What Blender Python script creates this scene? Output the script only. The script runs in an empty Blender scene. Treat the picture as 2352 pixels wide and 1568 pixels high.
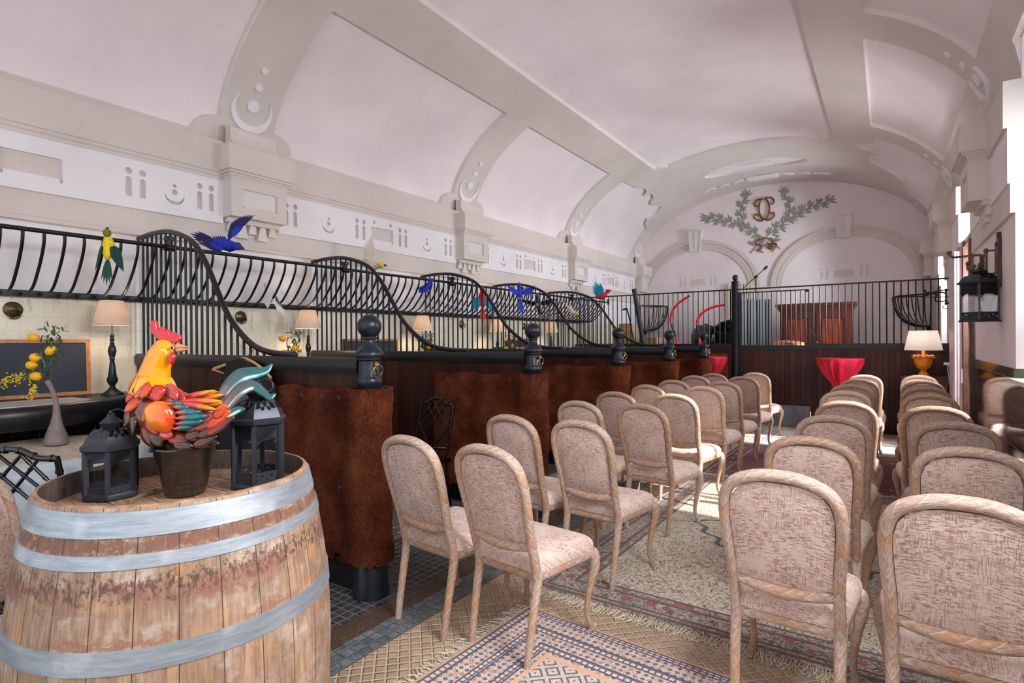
import bpy, bmesh, math, random
from mathutils import Vector, Matrix, Euler
from mathutils.geometry import tessellate_polygon
random.seed(7)
PI = math.pi
sc = bpy.context.scene
COL = sc.collection

# ------------------------------------------------------------------ camera
F_PX = 1268.0; TH = math.radians(34.3); EYE = 1.46
cd = bpy.data.cameras.new('camera'); cam = bpy.data.objects.new('camera', cd); COL.objects.link(cam)
cd.sensor_width = 36; cd.lens = 36*F_PX/2352; cd.clip_start = .02; cd.clip_end = 200
cam.matrix_world = (Matrix.Translation((0, 0, EYE)) @ Matrix.Rotation(TH, 4, 'Z') @ Matrix.Rotation(PI/2-3/F_PX, 4, 'X')
                    @ Matrix.Rotation(-.006, 4, 'Z'))
sc.camera = cam
# ------------------------------------------------------------------ world, sun, exposure
w = bpy.data.worlds.new('world'); sc.world = w; w.use_nodes = True
bg = w.node_tree.nodes["Background"]; bg.inputs[0].default_value = (.84, .91, 1.0, 1); bg.inputs[1].default_value = 1.3
sl = bpy.data.lights.new('sun', 'SUN'); sl.energy = 13; sl.angle = math.radians(1.2); sl.color = (1, .93, .84)
sun = bpy.data.objects.new('sun', sl); COL.objects.link(sun)
sun.rotation_euler = Vector((-1, .10, -.86)).to_track_quat('-Z', 'Y').to_euler()
sc.view_settings.view_transform = 'Standard'; sc.view_settings.look = 'None'
sc.view_settings.gamma = 1; sc.view_settings.use_curve_mapping = False
sc.view_settings.exposure = 0.15
sc.cycles.max_bounces = 14; sc.cycles.diffuse_bounces = 8; sc.cycles.transparent_max_bounces = 16
# fill lamps added at the right wall openings, near two inside the sun screens
for (ya, yb, e_) in ((-1.65, -.45, 60), (.85, 2.05, 200), (4.43, 5.63, 250), (8.0, 9.2, 380), (11.65, 12.8, 520)):
    al = bpy.data.lights.new('window_fill', 'AREA'); al.shape = 'RECTANGLE'; al.size = yb-ya; al.size_y = 2.5; al.energy = e_; al.color = (.93, .96, 1.0)
    ao = bpy.data.objects.new('window_fill', al); COL.objects.link(ao); ao.location = (1.42 if ya > 3 else 1.10, (ya+yb)/2, 2.45); ao.rotation_euler = (0, math.radians(90 if ya > 3 else 48), 0); al.spread = math.radians(180 if ya > 3 else 125)

# ------------------------------------------------------------------ survey helpers: a picture point on a known plane -> metres
def _b(px): return math.atan((px-1176)/F_PX)-TH
def _h(px): return 781-.006*(px-1176)
def atY(px, py, Y):
    X = Y*math.tan(_b(px)); z = -X*math.sin(TH)+Y*math.cos(TH)
    return Vector((X, Y, EYE+(_h(px)-py)*z/F_PX))
def atX(px, py, X):
    Y = X/math.tan(_b(px)); z = -X*math.sin(TH)+Y*math.cos(TH)
    return Vector((X, Y, EYE+(_h(px)-py)*z/F_PX))
def fz(y): return -.005*y            # the old stable floor falls very slightly towards its far end

# ------------------------------------------------------------------ colour and node helpers
def lin(c):
    return tuple(((x/255)/12.92 if x/255 <= .04045 else ((x/255+.055)/1.055)**2.4) for x in c[:3])+(1,)
class NT:
    def __init__(s, name, rough=.5, metal=0, spec=.5):
        s.m = bpy.data.materials.new(name); s.m.use_nodes = True; s.t = s.m.node_tree
        s.b = s.t.nodes['Principled BSDF']; s.o = s.t.nodes['Material Output']
        s.set('Roughness', rough); s.set('Metallic', metal); s.set('Specular IOR Level', spec)
        s._tc = None
    def inp(s, sock, v):
        if isinstance(v, bpy.types.NodeSocket): s.t.links.new(v, sock)
        elif isinstance(v, (tuple, list)) and len(v) == 3 and sock.type == 'RGBA': sock.default_value = (*v, 1)
        else: sock.default_value = v
    def set(s, k, v): s.inp(s.b.inputs[k], v); return s
    def n(s, typ, **kw):
        nd = s.t.nodes.new(typ)
        for k, v in kw.items(): setattr(nd, k, v)
        return nd
    def tc(s, k='Object'):
        if s._tc is None: s._tc = s.n('ShaderNodeTexCoord')
        return s._tc.outputs[k]
    def map(s, v, scale=(1, 1, 1), rot=(0, 0, 0), loc=(0, 0, 0)):
        nd = s.n('ShaderNodeMapping'); s.inp(nd.inputs[0], v)
        nd.inputs['Scale'].default_value = scale; nd.inputs['Rotation'].default_value = rot; nd.inputs['Location'].default_value = loc
        return nd.outputs[0]
    def noise(s, v, scale=5, detail=3, rough=.55, dist=0):
        nd = s.n('ShaderNodeTexNoise'); s.inp(nd.inputs['Vector'], v); nd.inputs['Scale'].default_value = scale
        nd.inputs['Detail'].default_value = detail; nd.inputs['Roughness'].default_value = rough; nd.inputs['Distortion'].default_value = dist
        return nd.outputs['Fac']
    def vor(s, v, scale=5, feature='F1', out='Distance', dist='EUCLIDEAN'):
        nd = s.n('ShaderNodeTexVoronoi', feature=feature)
        if feature != 'DISTANCE_TO_EDGE': nd.distance = dist
        s.inp(nd.inputs['Vector'], v); nd.inputs['Scale'].default_value = scale
        return nd.outputs[out]
    def math(s, op, a, b=0, c=0, clamp=False):
        nd = s.n('ShaderNodeMath', operation=op, use_clamp=clamp); s.inp(nd.inputs[0], a); s.inp(nd.inputs[1], b); s.inp(nd.inputs[2], c)
        return nd.outputs[0]
    def sep(s, v): nd = s.n('ShaderNodeSeparateXYZ'); s.inp(nd.inputs[0], v); return nd.outputs
    def comb(s, x, y, z=0):
        nd = s.n('ShaderNodeCombineXYZ'); s.inp(nd.inputs[0], x); s.inp(nd.inputs[1], y); s.inp(nd.inputs[2], z); return nd.outputs[0]
    def ramp(s, f, pts, interp='LINEAR'):
        nd = s.n('ShaderNodeValToRGB'); nd.color_ramp.interpolation = interp; s.inp(nd.inputs[0], f)
        e = nd.color_ramp.elements
        while len(e) < len(pts): e.new(.5)
        for q, (p, c) in zip(e, pts):
            q.position = p; q.color = lin(c) if isinstance(c, tuple) else (c, c, c, 1)
        return nd.outputs[0]
    def mix(s, f, a, b, mode='MIX'):
        nd = s.n('ShaderNodeMix', data_type='RGBA', blend_type=mode); s.inp(nd.inputs[0], f)
        s.inp(nd.inputs[6], lin(a) if isinstance(a, tuple) else a); s.inp(nd.inputs[7], lin(b) if isinstance(b, tuple) else b)
        return nd.outputs[2]
    def step(s, v, lo, hi):
        nd = s.n('ShaderNodeMapRange'); s.inp(nd.inputs[0], v); nd.inputs[1].default_value = lo; nd.inputs[2].default_value = hi
        return nd.outputs[0]
    def line(s, v, period, width):      # 1 on thin lines repeated every period
        f = s.math('FRACT', s.math('DIVIDE', v, period)); d = s.math('ABSOLUTE', s.math('SUBTRACT', f, .5))
        return s.step(d, .5-width/period, .5-width/period*.4)
    def bump(s, h, strength=.5, dist=.01):
        nd = s.n('ShaderNodeBump'); s.inp(nd.inputs['Height'], h); nd.inputs['Strength'].default_value = strength; nd.inputs['Distance'].default_value = dist
        s.t.links.new(nd.outputs[0], s.b.inputs['Normal']); return s
    def col(s, c): return s.set('Base Color', lin(c) if isinstance(c, tuple) else c)
M = {}
def simple(key, c, rough=.5, metal=0, var=.0, vs=8, bump=0, bs=60, coat=0, spec=.5, emit=None):
    n = NT(key, rough, metal, spec)
    if var:
        f = n.noise(n.tc(), vs, 4); d = tuple(max(0, x*(1-var)) for x in c); u = tuple(min(255, x*(1+var*.5)) for x in c)
        n.col(n.ramp(f, [(.3, d), (.7, u)]))
    else: n.col(c)
    if bump: n.bump(n.noise(n.tc(), bs, 3), bump, .004)
    if coat: n.set('Coat Weight', coat); n.set('Coat Roughness', .08)
    if emit: n.set('Emission Color', lin(emit[0])); n.set('Emission Strength', emit[1])
    M[key] = n.m; return n.m

# ------------------------------------------------------------------ materials
def plaster(key, c, dirt):
    n = NT(key, .75, 0, .3); f = n.noise(n.tc(), 1.3, 5); g = n.noise(n.tc(), 14, 4)
    base = n.ramp(f, [(.35, tuple(x*.96 for x in c)), (.65, c)])
    n.col(n.mix(n.step(g, .66, .80), base, dirt)); n.bump(n.noise(n.tc(), 30, 4), .12, .006); M[key] = n.m
plaster('white_plaster', (242, 230, 233), (224, 211, 209))
plaster('grey_plaster', (220, 209, 203), (198, 182, 172))
plaster('band_white', (240, 236, 240), (222, 214, 212))
plaster('light_relief', (228, 222, 218), (204, 196, 188))

def wall_tile(key, ty, tz, c1, c2, grout, rough, gw, swap=False, green_above=None):
    n = NT(key, rough); o = n.sep(n.tc()); a, z = o[1], o[2]
    g = n.math('MAXIMUM', n.line(a, ty, gw), n.line(z, tz, gw))
    cell = n.comb(n.math('FLOOR', n.math('DIVIDE', a, ty)), n.math('FLOOR', n.math('DIVIDE', z, tz)), 0)
    wn = n.n('ShaderNodeTexWhiteNoise'); n.inp(wn.inputs['Vector'], cell)
    base = n.mix(wn.outputs['Value'], c1, c2)
    if key == 'cream_tile':
        st = n.noise(n.map(n.tc(), (1, 6, 1.6)), 3.0, 6, .65)
        base = n.mix(n.math('MULTIPLY', n.step(st, .56, .72), .55), base, (128, 116, 98))
        cr = n.noise(n.tc(), 42, 5, .7, 1.5); base = n.mix(n.math('MULTIPLY', n.step(cr, .66, .74), .6), base, (96, 88, 76))
    if green_above is not None:
        base = n.mix(n.step(z, green_above, green_above+.002), base, (84, 92, 78))
    n.col(n.mix(g, base, grout)); h = n.math('SUBTRACT', n.math('MULTIPLY', wn.outputs['Value'], .3), g); n.bump(h, .35, .004); M[key] = n.m
wall_tile('cream_tile', .152, .111, (236, 228, 208), (226, 217, 196), (212, 203, 182), .28, .002)
wall_tile('brown_tile', .152, .104, (70, 34, 30), (46, 24, 24), (130, 106, 96), .06, .002, green_above=1.135)

def planks(key, axis, width, c1, c2, rough=.38):
    n = NT(key, rough, 0, .3); o = n.sep(n.tc()); a = o[axis]
    cell = n.math('FLOOR', n.math('DIVIDE', a, width)); wn = n.n('ShaderNodeTexWhiteNoise', noise_dimensions='1D'); n.inp(wn.inputs['W'], cell)
    sc3 = (30, 30, 1.5) if axis != 2 else (1.5, 30, 30)
    gr = n.noise(n.map(n.tc(), sc3), 2.2, 5, .6)
    base = n.mix(wn.outputs['Value'], c1, c2); base = n.mix(n.math('MULTIPLY', gr, .5), base, tuple(x*.35 for x in c1))
    g = n.line(a, width, .003); n.col(n.mix(g, base, (12, 7, 6))); n.bump(n.math('SUBTRACT', n.math('MULTIPLY', gr, .2), g), .6, .004); M[key] = n.m
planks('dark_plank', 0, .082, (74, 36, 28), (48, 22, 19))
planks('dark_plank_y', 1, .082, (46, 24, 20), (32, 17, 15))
simple('iron', (15, 15, 19), .38, .2, .25, 20, .15, 40)
simple('iron_post', (34, 38, 47), .34, .25, .18, 12, .12, 30)
simple('iron_brown', (36, 29, 29), .3, .2, .25, 20)
simple('cap_black', (19, 19, 23), .36, 0, .3, 9, .12, 30)
simple('brass', (178, 146, 96), .28, 1, .25, 25)
simple('old_brass', (112, 96, 74), .38, .9, .35, 25)
simple('black_lacquer', (12, 12, 14), .14, 0, 0, coat=.6)
simple('blackboard', (38, 45, 60), .6, 0, .12, 4)
simple('frame_wood', (188, 124, 78), .5, 0, .2, 30)
simple('hanger_wood', (205, 155, 110), .4, 0, .12, 30)
simple('black_cloth', (20, 20, 24), .9, 0, .2, 10)
simple('black_plastic', (26, 30, 38), .35, 0, .4, 14, .5, 12)
simple('marble', (214, 210, 205), .2, 0, .1, 5)
simple('vase', (124, 108, 108), .55, 0, .15, 18, .1, 40)
simple('lemon', (246, 176, 22), .42, 0, .1, 10, .2, 90)
simple('leaf_green', (70, 100, 58), .55, 0, .3, 40)
simple('olive_leaf', (150, 160, 154), .75, 0, .18, 20)
simple('twig', (58, 44, 36), .7)
simple('branch_brown', (176, 134, 112), .7, 0, .15, 20)
simple('berry', (228, 196, 150), .6)
simple('gold', (148, 98, 40), .4, .55, .3, 30)
simple('mimosa', (232, 202, 40), .8, 0, .2, 60)
simple('red_cloth', (204, 16, 52), .62, 0, .12, 10)
simple('white_paint', (204, 188, 192), .4, 0, .06, 6)
simple('cream_paint', (226, 216, 196), .45, 0, .05, 6)
simple('white_plastic', (232, 232, 232), .35)
simple('dark_blue_board', (22, 25, 34), .5, 0, .2, 6)
simple('red_tube', (224, 30, 46), .35)
simple('black_matte', (24, 24, 28), .55)
simple('plywood', (190, 142, 96), .6, 0, .15, 12)
simple('carton', (176, 146, 112), .8, 0, .1, 12)
simple('lime', (196, 200, 40), .5)
simple('dark_bush', (20, 34, 26), .8, 0, .4, 30)
simple('orange_glaze', (244, 150, 14), .12, 0, .06, 6, coat=.8)
simple('orange_tassel', (214, 124, 58), .8, 0, .3, 60, .6, 120)
simple('stud', (64, 32, 24), .6)
simple('lantern_metal', (56, 58, 66), .42, .5, .15, 14)
simple('steel_kick', (124, 126, 138), .4, .3, .15, 5)
simple('rope', (120, 98, 74), .9, 0, .3, 60, .6, 160)
simple('rust_cloth', (206, 132, 96), .85, 0, .2, 10)
simple('dark_wood', (74, 44, 36), .35, 0, .3, 14)
simple('door_wood', (84, 54, 44), .3, 0, .3, 10)
simple('sash_white', (236, 238, 242), .4)
simple('eye_black', (10, 10, 12), .1)
simple('beak_grey', (60, 56, 58), .3)

n = NT('glass', .02); n.t.nodes.remove(n.b)
tr = n.n('ShaderNodeBsdfTransparent'); gl = n.n('ShaderNodeBsdfGlossy'); gl.inputs['Roughness'].default_value = .03
fr = n.n('ShaderNodeFresnel'); fr.inputs[0].default_value = 1.4; mx = n.n('ShaderNodeMixShader')
n.t.links.new(fr.outputs[0], mx.inputs[0]); n.t.links.new(tr.outputs[0], mx.inputs[1]); n.t.links.new(gl.outputs[0], mx.inputs[2])
tr.inputs[0].default_value = (.93, .95, .95, 1); n.t.links.new(mx.outputs[0], n.o.inputs[0]); M['glass'] = n.m

def shade_mat(key, c, tl):
    n = NT(key, .8); f = n.noise(n.map(n.tc(), (1, 1, 1)), 220, 2)
    n.col(n.ramp(f, [(.3, tuple(x*.93 for x in c)), (.7, c)]))
    tb = n.n('ShaderNodeBsdfTranslucent'); tb.inputs[0].default_value = lin(c); mx = n.n('ShaderNodeMixShader'); mx.inputs[0].default_value = tl
    n.t.links.new(n.b.outputs[0], mx.inputs[1]); n.t.links.new(tb.outputs[0], mx.inputs[2]); n.t.links.new(mx.outputs[0], n.o.inputs[0]); M[key] = n.m
shade_mat('linen_shade', (218, 206, 196), .45)
shade_mat('white_shade', (252, 248, 242), .4)
n = NT('bulb'); n.set('Emission Color', lin((255, 205, 140))); n.set('Emission Strength', 14); M['bulb'] = n.m

# carved limed oak: chevron leaves follow the length (uv in metres along, 0..1 around)
n = NT('limed_oak', .36); uv = n.sep(n.tc('UV')); u, v = uv[0], uv[1]
oi = n.n('ShaderNodeObjectInfo'); ran = oi.outputs['Random']
au = n.math('PINGPONG', n.math('MULTIPLY', u, 4), 1)
ch = n.math('ADD', n.math('DIVIDE', v, .075), n.math('MULTIPLY', n.math('POWER', au, 1.6), .62))
fr = n.math('FRACT', ch); gr = n.step(n.math('ABSOLUTE', n.math('SUBTRACT', fr, .5)), .44, .49)
mid = n.step(au, .07, .02)
st = n.noise(n.map(n.tc('UV'), (14, 13, 1)), 3.0, 5, .65, .5)
fine = n.noise(n.map(n.tc('UV'), (40, 7, 1)), 5, 3)
base = n.ramp(n.math('ADD', st, n.math('MULTIPLY', n.math('SUBTRACT', ran, .5), .12)), [(.36, (164, 116, 82)), (.52, (190, 154, 128)), (.62, (216, 198, 188))])
base = n.mix(n.math('MULTIPLY', n.step(fine, .50, .66), .8), base, (232, 216, 206))
wl = n.n('ShaderNodeTexWhiteNoise', noise_dimensions='1D'); n.inp(wl.inputs['W'], n.math('FLOOR', ch)); base = n.mix(n.math('MULTIPLY', n.step(wl.outputs['Value'], .55, 1.0), .6), base, (204, 146, 98))
base = n.mix(n.math('MULTIPLY', n.step(fr, .6, 1.0), .3), base, (146, 96, 62))
n.col(n.mix(n.math('MULTIPLY', gr, .7), base, (236, 224, 216)))
n.bump(n.math('ADD', n.math('ADD', n.math('MULTIPLY', fr, -1.0), n.math('MULTIPLY', mid, -.4)), n.math('MULTIPLY', fine, .4)), .85, .006); M['limed_oak'] = n.m

# woven chenille fabric
n = NT('pink_fabric', .85, 0, .25); o = n.sep(n.tc()); oi = n.n('ShaderNodeObjectInfo')
off = n.math('MULTIPLY', oi.outputs['Random'], 7)
q = n.math('ADD', o[2], n.math('MULTIPLY', o[1], .8))
vh = n.comb(n.math('ADD', n.math('MULTIPLY', o[0], 36), off), n.math('MULTIPLY', q, 235), 0)
vv = n.comb(n.math('MULTIPLY', o[0], 245), n.math('ADD', n.math('MULTIPLY', q, 32), off), 0)
h1 = n.noise(vh, 1, 2, .6); v1 = n.noise(vv, 1, 2, .6)
big = n.noise(n.comb(n.math('MULTIPLY', o[0], 11), n.math('MULTIPLY', q, 11), off), 1, 2)
bg2 = n.noise(n.comb(n.math('MULTIPLY', o[0], 14), n.math('MULTIPLY', q, 14), n.math('ADD', off, 4)), 1, 2)
hd = n.math('MULTIPLY', n.step(h1, .535, .565), n.step(big, .32, .52)); vd = n.math('MULTIPLY', n.step(v1, .545, .575), n.step(bg2, .42, .56))
chop = n.step(n.noise(n.comb(n.math('MULTIPLY', o[0], 260), n.math('MULTIPLY', q, 60), 0), 1, 1), .36, .44); chv = n.step(n.noise(n.comb(n.math('MULTIPLY', o[0], 60), n.math('MULTIPLY', q, 260), 3), 1, 1), .38, .46)
dash = n.math('MAXIMUM', n.math('MULTIPLY', hd, chop), n.math('MULTIPLY', n.math('MULTIPLY', vd, chv), .85))
pile = n.noise(n.comb(n.math('MULTIPLY', o[0], 300), n.math('MULTIPLY', q, 300), 0), 1, 2)
soft = n.step(n.noise(n.comb(n.math('MULTIPLY', o[0], 20), n.math('MULTIPLY', q, 90), off), 1, 2), .4, .6)
base = n.mix(pile, (218, 192, 178), (238, 218, 207)); base = n.mix(n.math('MULTIPLY', soft, .3), base, (210, 174, 158))
n.col(n.mix(n.math('MULTIPLY', dash, .8), base, (166, 104, 84)))
n.bump(n.math('SUBTRACT', n.math('MULTIPLY', pile, .25), dash), .7, .004)
n.set('Sheen Weight', .3); M['pink_fabric'] = n.m

# coir stall mats
n = NT('coir', .95, 0, .1); f = n.noise(n.map(n.tc(), (1, 1, .6)), 95, 6, .85); g = n.noise(n.tc(), 5, 4)
k = n.math('ADD', n.math('MULTIPLY', f, .7), n.math('MULTIPLY', g, .35))
n.col(n.ramp(k, [(.36, (52, 22, 14)), (.50, (116, 54, 34)), (.66, (172, 98, 64))])); n.bump(f, 1.0, .035); M['coir'] = n.m

# barrel oak
n = NT('barrel_oak', .6); uv = n.sep(n.tc('UV')); u, v = uv[0], uv[1]
cell = n.math('FLOOR', n.math('MULTIPLY', u, 27)); wn = n.n('ShaderNodeTexWhiteNoise', noise_dimensions='1D'); n.inp(wn.inputs['W'], cell)
gv = n.comb(n.math('MULTIPLY', u, 90), n.math('MULTIPLY', v, 3.2), wn.outputs['Value'])
grain = n.noise(gv, 2.4, 6, .7, .4); blotch = n.noise(n.comb(n.math('MULTIPLY', u, 9), n.math('MULTIPLY', v, 4), 0), 2.2, 6, .7)
base = n.mix(wn.outputs['Value'], (188, 154, 126), (156, 126, 104)); base = n.mix(n.step(grain, .36, .66), base, (116, 90, 74))
base = n.mix(n.math('MULTIPLY', n.step(blotch, .5, .66), .55), base, (204, 190, 180))
base = n.mix(n.math('MULTIPLY', n.step(blotch, .46, .34), .6), base, (190, 138, 92))
# rust and wine stains near the hoops
wob = n.math('MULTIPLY', n.math('SUBTRACT', n.noise(n.comb(n.math('MULTIPLY', u, 40), n.math('MULTIPLY', v, 20), 0), 2, 5, .75), .5), .12)
vz = n.math('ADD', v, wob)
def bandm(c0, wd): return n.step(n.math('ABSOLUTE', n.math('SUBTRACT', vz, c0)), wd, wd*.55)
base = n.mix(n.math('MULTIPLY', n.math('MULTIPLY', bandm(.970, .022), n.step(grain, .75, .45)), .85), base, (108, 60, 44))
spl = n.step(n.noise(n.comb(n.math('MULTIPLY', u, 150), n.math('MULTIPLY', v, 30), 0), 1.5, 4, .7), .46, .56)
base = n.mix(n.math('MULTIPLY', n.math('MULTIPLY', bandm(.872, .034), spl), .85), base, (58, 46, 42))
base = n.mix(n.math('MULTIPLY', n.math('MULTIPLY', bandm(.850, .040), n.step(blotch, .42, .6)), .75), base, (122, 64, 46))
base = n.mix(n.math('MULTIPLY', n.math('MULTIPLY', bandm(.746, .014), n.step(blotch, .45, .55)), .7), base, (140, 84, 58))
g = n.line(u, 1/27, .0006); n.col(n.mix(g, base, (60, 44, 36)))
n.bump(n.math('SUBTRACT', n.math('MULTIPLY', grain, .35), g), .5, .006); M['barrel_oak'] = n.m
n = NT('barrel_head', .75); o = n.sep(n.tc()); gr = n.noise(n.map(n.tc(), (3, 20, 3)), 5, 6, .75)
base = n.ramp(gr, [(.35, (92, 62, 46)), (.5, (156, 118, 92)), (.68, (196, 160, 128))]); g = n.line(o[1], .085, .002)
n.col(n.mix(g, base, (44, 32, 26))); n.bump(n.math('SUBTRACT', gr, g), .7, .006); M['barrel_head'] = n.m
simple('barrel_rim', (158, 124, 98), .8, 0, .35, 26, .5, 70)
n = NT('barrel_inside', .8); gr = n.noise(n.map(n.tc(), (30, 30, 8)), 2, 5, .7); n.col(n.ramp(gr, [(.35, (44, 36, 33)), (.65, (90, 72, 62))])); n.bump(gr, .5, .004); M['barrel_inside'] = n.m
n = NT('galvanised', .30, .6); gr = n.noise(n.map(n.tc(), (3, 3, 30)), 3, 5, .7); bl = n.noise(n.tc(), 9, 4)
base = n.ramp(gr, [(.3, (142, 150, 160)), (.7, (184, 192, 200))]); n.col(n.mix(n.math('MULTIPLY', n.step(bl, .55, .7), .5), base, (224, 226, 232)))
n.set('Roughness', n.ramp(bl, [(.3, .38), (.7, .55)])); M['galvanised'] = n.m
n = NT('bucket_metal', .22, .8); gr = n.noise(n.map(n.tc(), (4, 4, 60)), 3, 5, .7); n.col(n.ramp(gr, [(.35, (70, 64, 58)), (.65, (104, 96, 88))])); M['bucket_metal'] = n.m

# floor: stone setts, a ribbed gutter strip and diamond-grooved clay tiles
n = NT('stable_floor', .35); o = n.sep(n.tc()); X, Y = o[0], o[1]
bgn = n.noise(n.tc(), 2.2, 5, .6); fn = n.noise(n.tc(), 38, 4, .7)
def cellnoise(a, b, s): 
    wn = n.n('ShaderNodeTexWhiteNoise'); n.inp(wn.inputs['Vector'], n.comb(n.math('FLOOR', n.math('DIVIDE', a, s)), n.math('FLOOR', n.math('DIVIDE', b, s)), 0)); return wn.outputs['Value']
g1 = n.math('MAXIMUM', n.line(X, .058, .0065), n.line(Y, .058, .0065))
c1 = n.mix(cellnoise(X, Y, .058), (32, 36, 40), (58, 64, 70)); c1 = n.mix(n.step(fn, .45, .8), c1, (92, 98, 104)); c1 = n.mix(g1, c1, (132, 120, 104))
c1b = n.mix(cellnoise(X, Y, .058), (70, 82, 92), (104, 116, 124)); c1b = n.mix(n.step(fn, .45, .75), c1b, (140, 150, 156)); c1b = n.mix(g1, c1b, (122, 116, 106))
g2 = n.line(X, .018, .005); c2 = n.mix(g2, (104, 82, 66), (58, 42, 34)); c2 = n.mix(n.step(fn, .5, .8), c2, (136, 112, 92))
ra = n.math('ADD', X, Y); rb = n.math('SUBTRACT', X, Y)
g3 = n.math('MAXIMUM', n.line(ra, .074, .012), n.line(rb, .074, .012))
c3 = n.mix(cellnoise(ra, rb, .074), (194, 168, 140), (178, 150, 122)); c3 = n.mix(n.step(bgn, .45, .7), c3, (152, 126, 102)); c3 = n.mix(n.math('MULTIPLY', g3, .8), c3, (200, 184, 164))
s_a = n.step(X, -2.345, -2.343); s_b = n.step(X, -2.192, -2.190); s_c = n.step(X, -2.02, -2.018)
cc = n.mix(s_a, c1, c2); cc = n.mix(s_b, cc, c1b); cc = n.mix(s_c, cc, c3); n.col(cc)
hh = n.mix(s_a, g1, g2); hh = n.mix(s_b, hh, g1); hh = n.mix(s_c, hh, g3)
n.bump(n.math('ADD', n.math('MULTIPLY', hh, -1), n.math('MULTIPLY', fn, .25)), .9, .012)
n.set('Roughness', n.ramp(bgn, [(.3, .32), (.7, .5)])); M['stable_floor'] = n.m

# rugs: object space, x across, y along, centred on the rug
def rug_mat(key, w_, l_, field, motif, dark, accent, bordc, bord2, lines=True, k=1.0):
    n = NT(key, .95, 0, .1); o = n.sep(n.tc()); x, y = o[0], o[1]
    dx = n.math('SUBTRACT', w_/2, n.math('ABSOLUTE', x)); dy = n.math('SUBTRACT', l_/2, n.math('ABSOLUTE', y)); d = n.math('MINIMUM', dx, dy)
    fl = n.noise(n.tc(), 24*k, 3, .6, 2.4); f2 = n.noise(n.map(n.tc(), loc=(5, 3, 1)), 30*k, 3, .6, 2.0); vo = n.vor(n.tc(), 13*k); vo2 = n.vor(n.tc(), 34*k)
    c = n.mix(n.step(n.math('ABSOLUTE', n.math('SUBTRACT', fl, .5)), .035, .02), field, dark)
    c = n.mix(n.step(f2, .60, .63), c, accent); c = n.mix(n.step(vo2, .17, .13), c, motif)
    med = n.math('ADD', n.math('MULTIPLY', n.math('ABSOLUTE', x), 2.4/w_), n.math('MULTIPLY', n.math('ABSOLUTE', y), 2.4/l_))
    med = n.math('ADD', med, n.math('MULTIPLY', n.math('SINE', n.math('MULTIPLY', n.math('ARCTAN2', y, x), 16)), .035))
    c2 = n.mix(n.step(n.math('ABSOLUTE', n.math('SUBTRACT', f2, .5)), .04, .02), accent, field)
    c = n.mix(n.step(n.math('ABSOLUTE', n.math('SUBTRACT', med, .72)), .03, .015), c, dark); c = n.mix(n.step(med, .36, .34), c, c2); c = n.mix(n.step(n.math('ABSOLUTE', n.math('SUBTRACT', med, .36)), .02, .01), c, motif)
    # border
    b = n.mix(n.step(n.math('ABSOLUTE', n.math('SUBTRACT', fl, .5)), .05, .03), bordc, dark); b = n.mix(n.step(vo, .24, .20), b, bord2); b = n.mix(n.step(vo, .10, .08), b, motif)
    c = n.mix(n.step(d, .262, .258), c, b)
    for p in (.03, .075, .195, .26): c = n.mix(n.step(n.math('ABSOLUTE', n.math('SUBTRACT', d, p)), .010, .007), c, dark)
    for p in (.045, .21): c = n.mix(n.step(n.math('ABSOLUTE', n.math('SUBTRACT', d, p)), .006, .004), c, bord2)
    n.col(c); n.bump(n.noise(n.tc(), 260, 2), .4, .003); n.set('Sheen Weight', .2); M[key] = n.m
rug_mat('rug_sage', 2.5, 3.4, (206, 192, 172), (142, 92, 88), (84, 84, 80), (168, 150, 130), (178, 158, 146), (150, 84, 82), k=.55)
rug_mat('rug_red', 2.45, 2.1, (120, 44, 46), (196, 176, 160), (34, 32, 44), (60, 54, 72), (132, 52, 54), (200, 184, 170))
rug_mat('rug_pale', 2.45, 1.75, (216, 208, 196), (150, 140, 136), (96, 98, 104), (190, 176, 164), (206, 198, 188), (140, 120, 116))
rug_mat('rug_dark', 1.5, 1.25, (92, 60, 56), (170, 150, 132), (28, 26, 32), (70, 62, 70), (84, 54, 54), (160, 140, 126))
# Bokhara style rug: cream and indigo geometry
W_, L_ = 1.75, 1.3
n = NT('rug_indigo', .95, 0, .1); o = n.sep(n.tc()); x, y = o[0], o[1]
dx = n.math('SUBTRACT', W_/2, n.math('ABSOLUTE', x)); dy = n.math('SUBTRACT', L_/2, n.math('ABSOLUTE', y)); d = n.math('MINIMUM', dx, dy)
def dia(px_, py_, ss, th):     # repeating diamonds
    a = n.math('PINGPONG', n.math('DIVIDE', px_, ss), .5); b = n.math('PINGPONG', n.math('DIVIDE', py_, ss), .5); return n.math('ADD', a, b)
dd = dia(x, y, .11, 0); d2 = dia(x, y, .034, 0); fl = n.noise(n.tc(), 62, 2, .5, 3)
c = n.mix(n.step(n.math('PINGPONG', n.math('MULTIPLY', dd, 3), .5), .16, .20), (112, 112, 136), (226, 208, 186))
c = n.mix(n.step(n.math('ABSOLUTE', n.math('SUBTRACT', fl, .5)), .03, .015), c, (104, 102, 124))
bx = n.math('PINGPONG', n.math('DIVIDE', n.math('ADD', x, y), .045), .5)
b = n.mix(n.step(d2, .42, .38), (226, 208, 186), (112, 110, 136)); b = n.mix(n.step(n.math('PINGPONG', n.math('MULTIPLY', dd, 2), .5), .14, .10), b, (214, 170, 146)); b = n.mix(n.step(n.math('ABSOLUTE', n.math('SUBTRACT', fl, .5)), .03, .015), b, (104, 102, 124))
c = n.mix(n.step(d, .335, .333), c, b)
chk = n.mix(n.step(n.math('MAXIMUM', n.math('PINGPONG', n.math('DIVIDE', x, .030), .5), n.math('PINGPONG', n.math('DIVIDE', y, .030), .5)), .36, .34), (108, 106, 128), (222, 200, 176))
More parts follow.
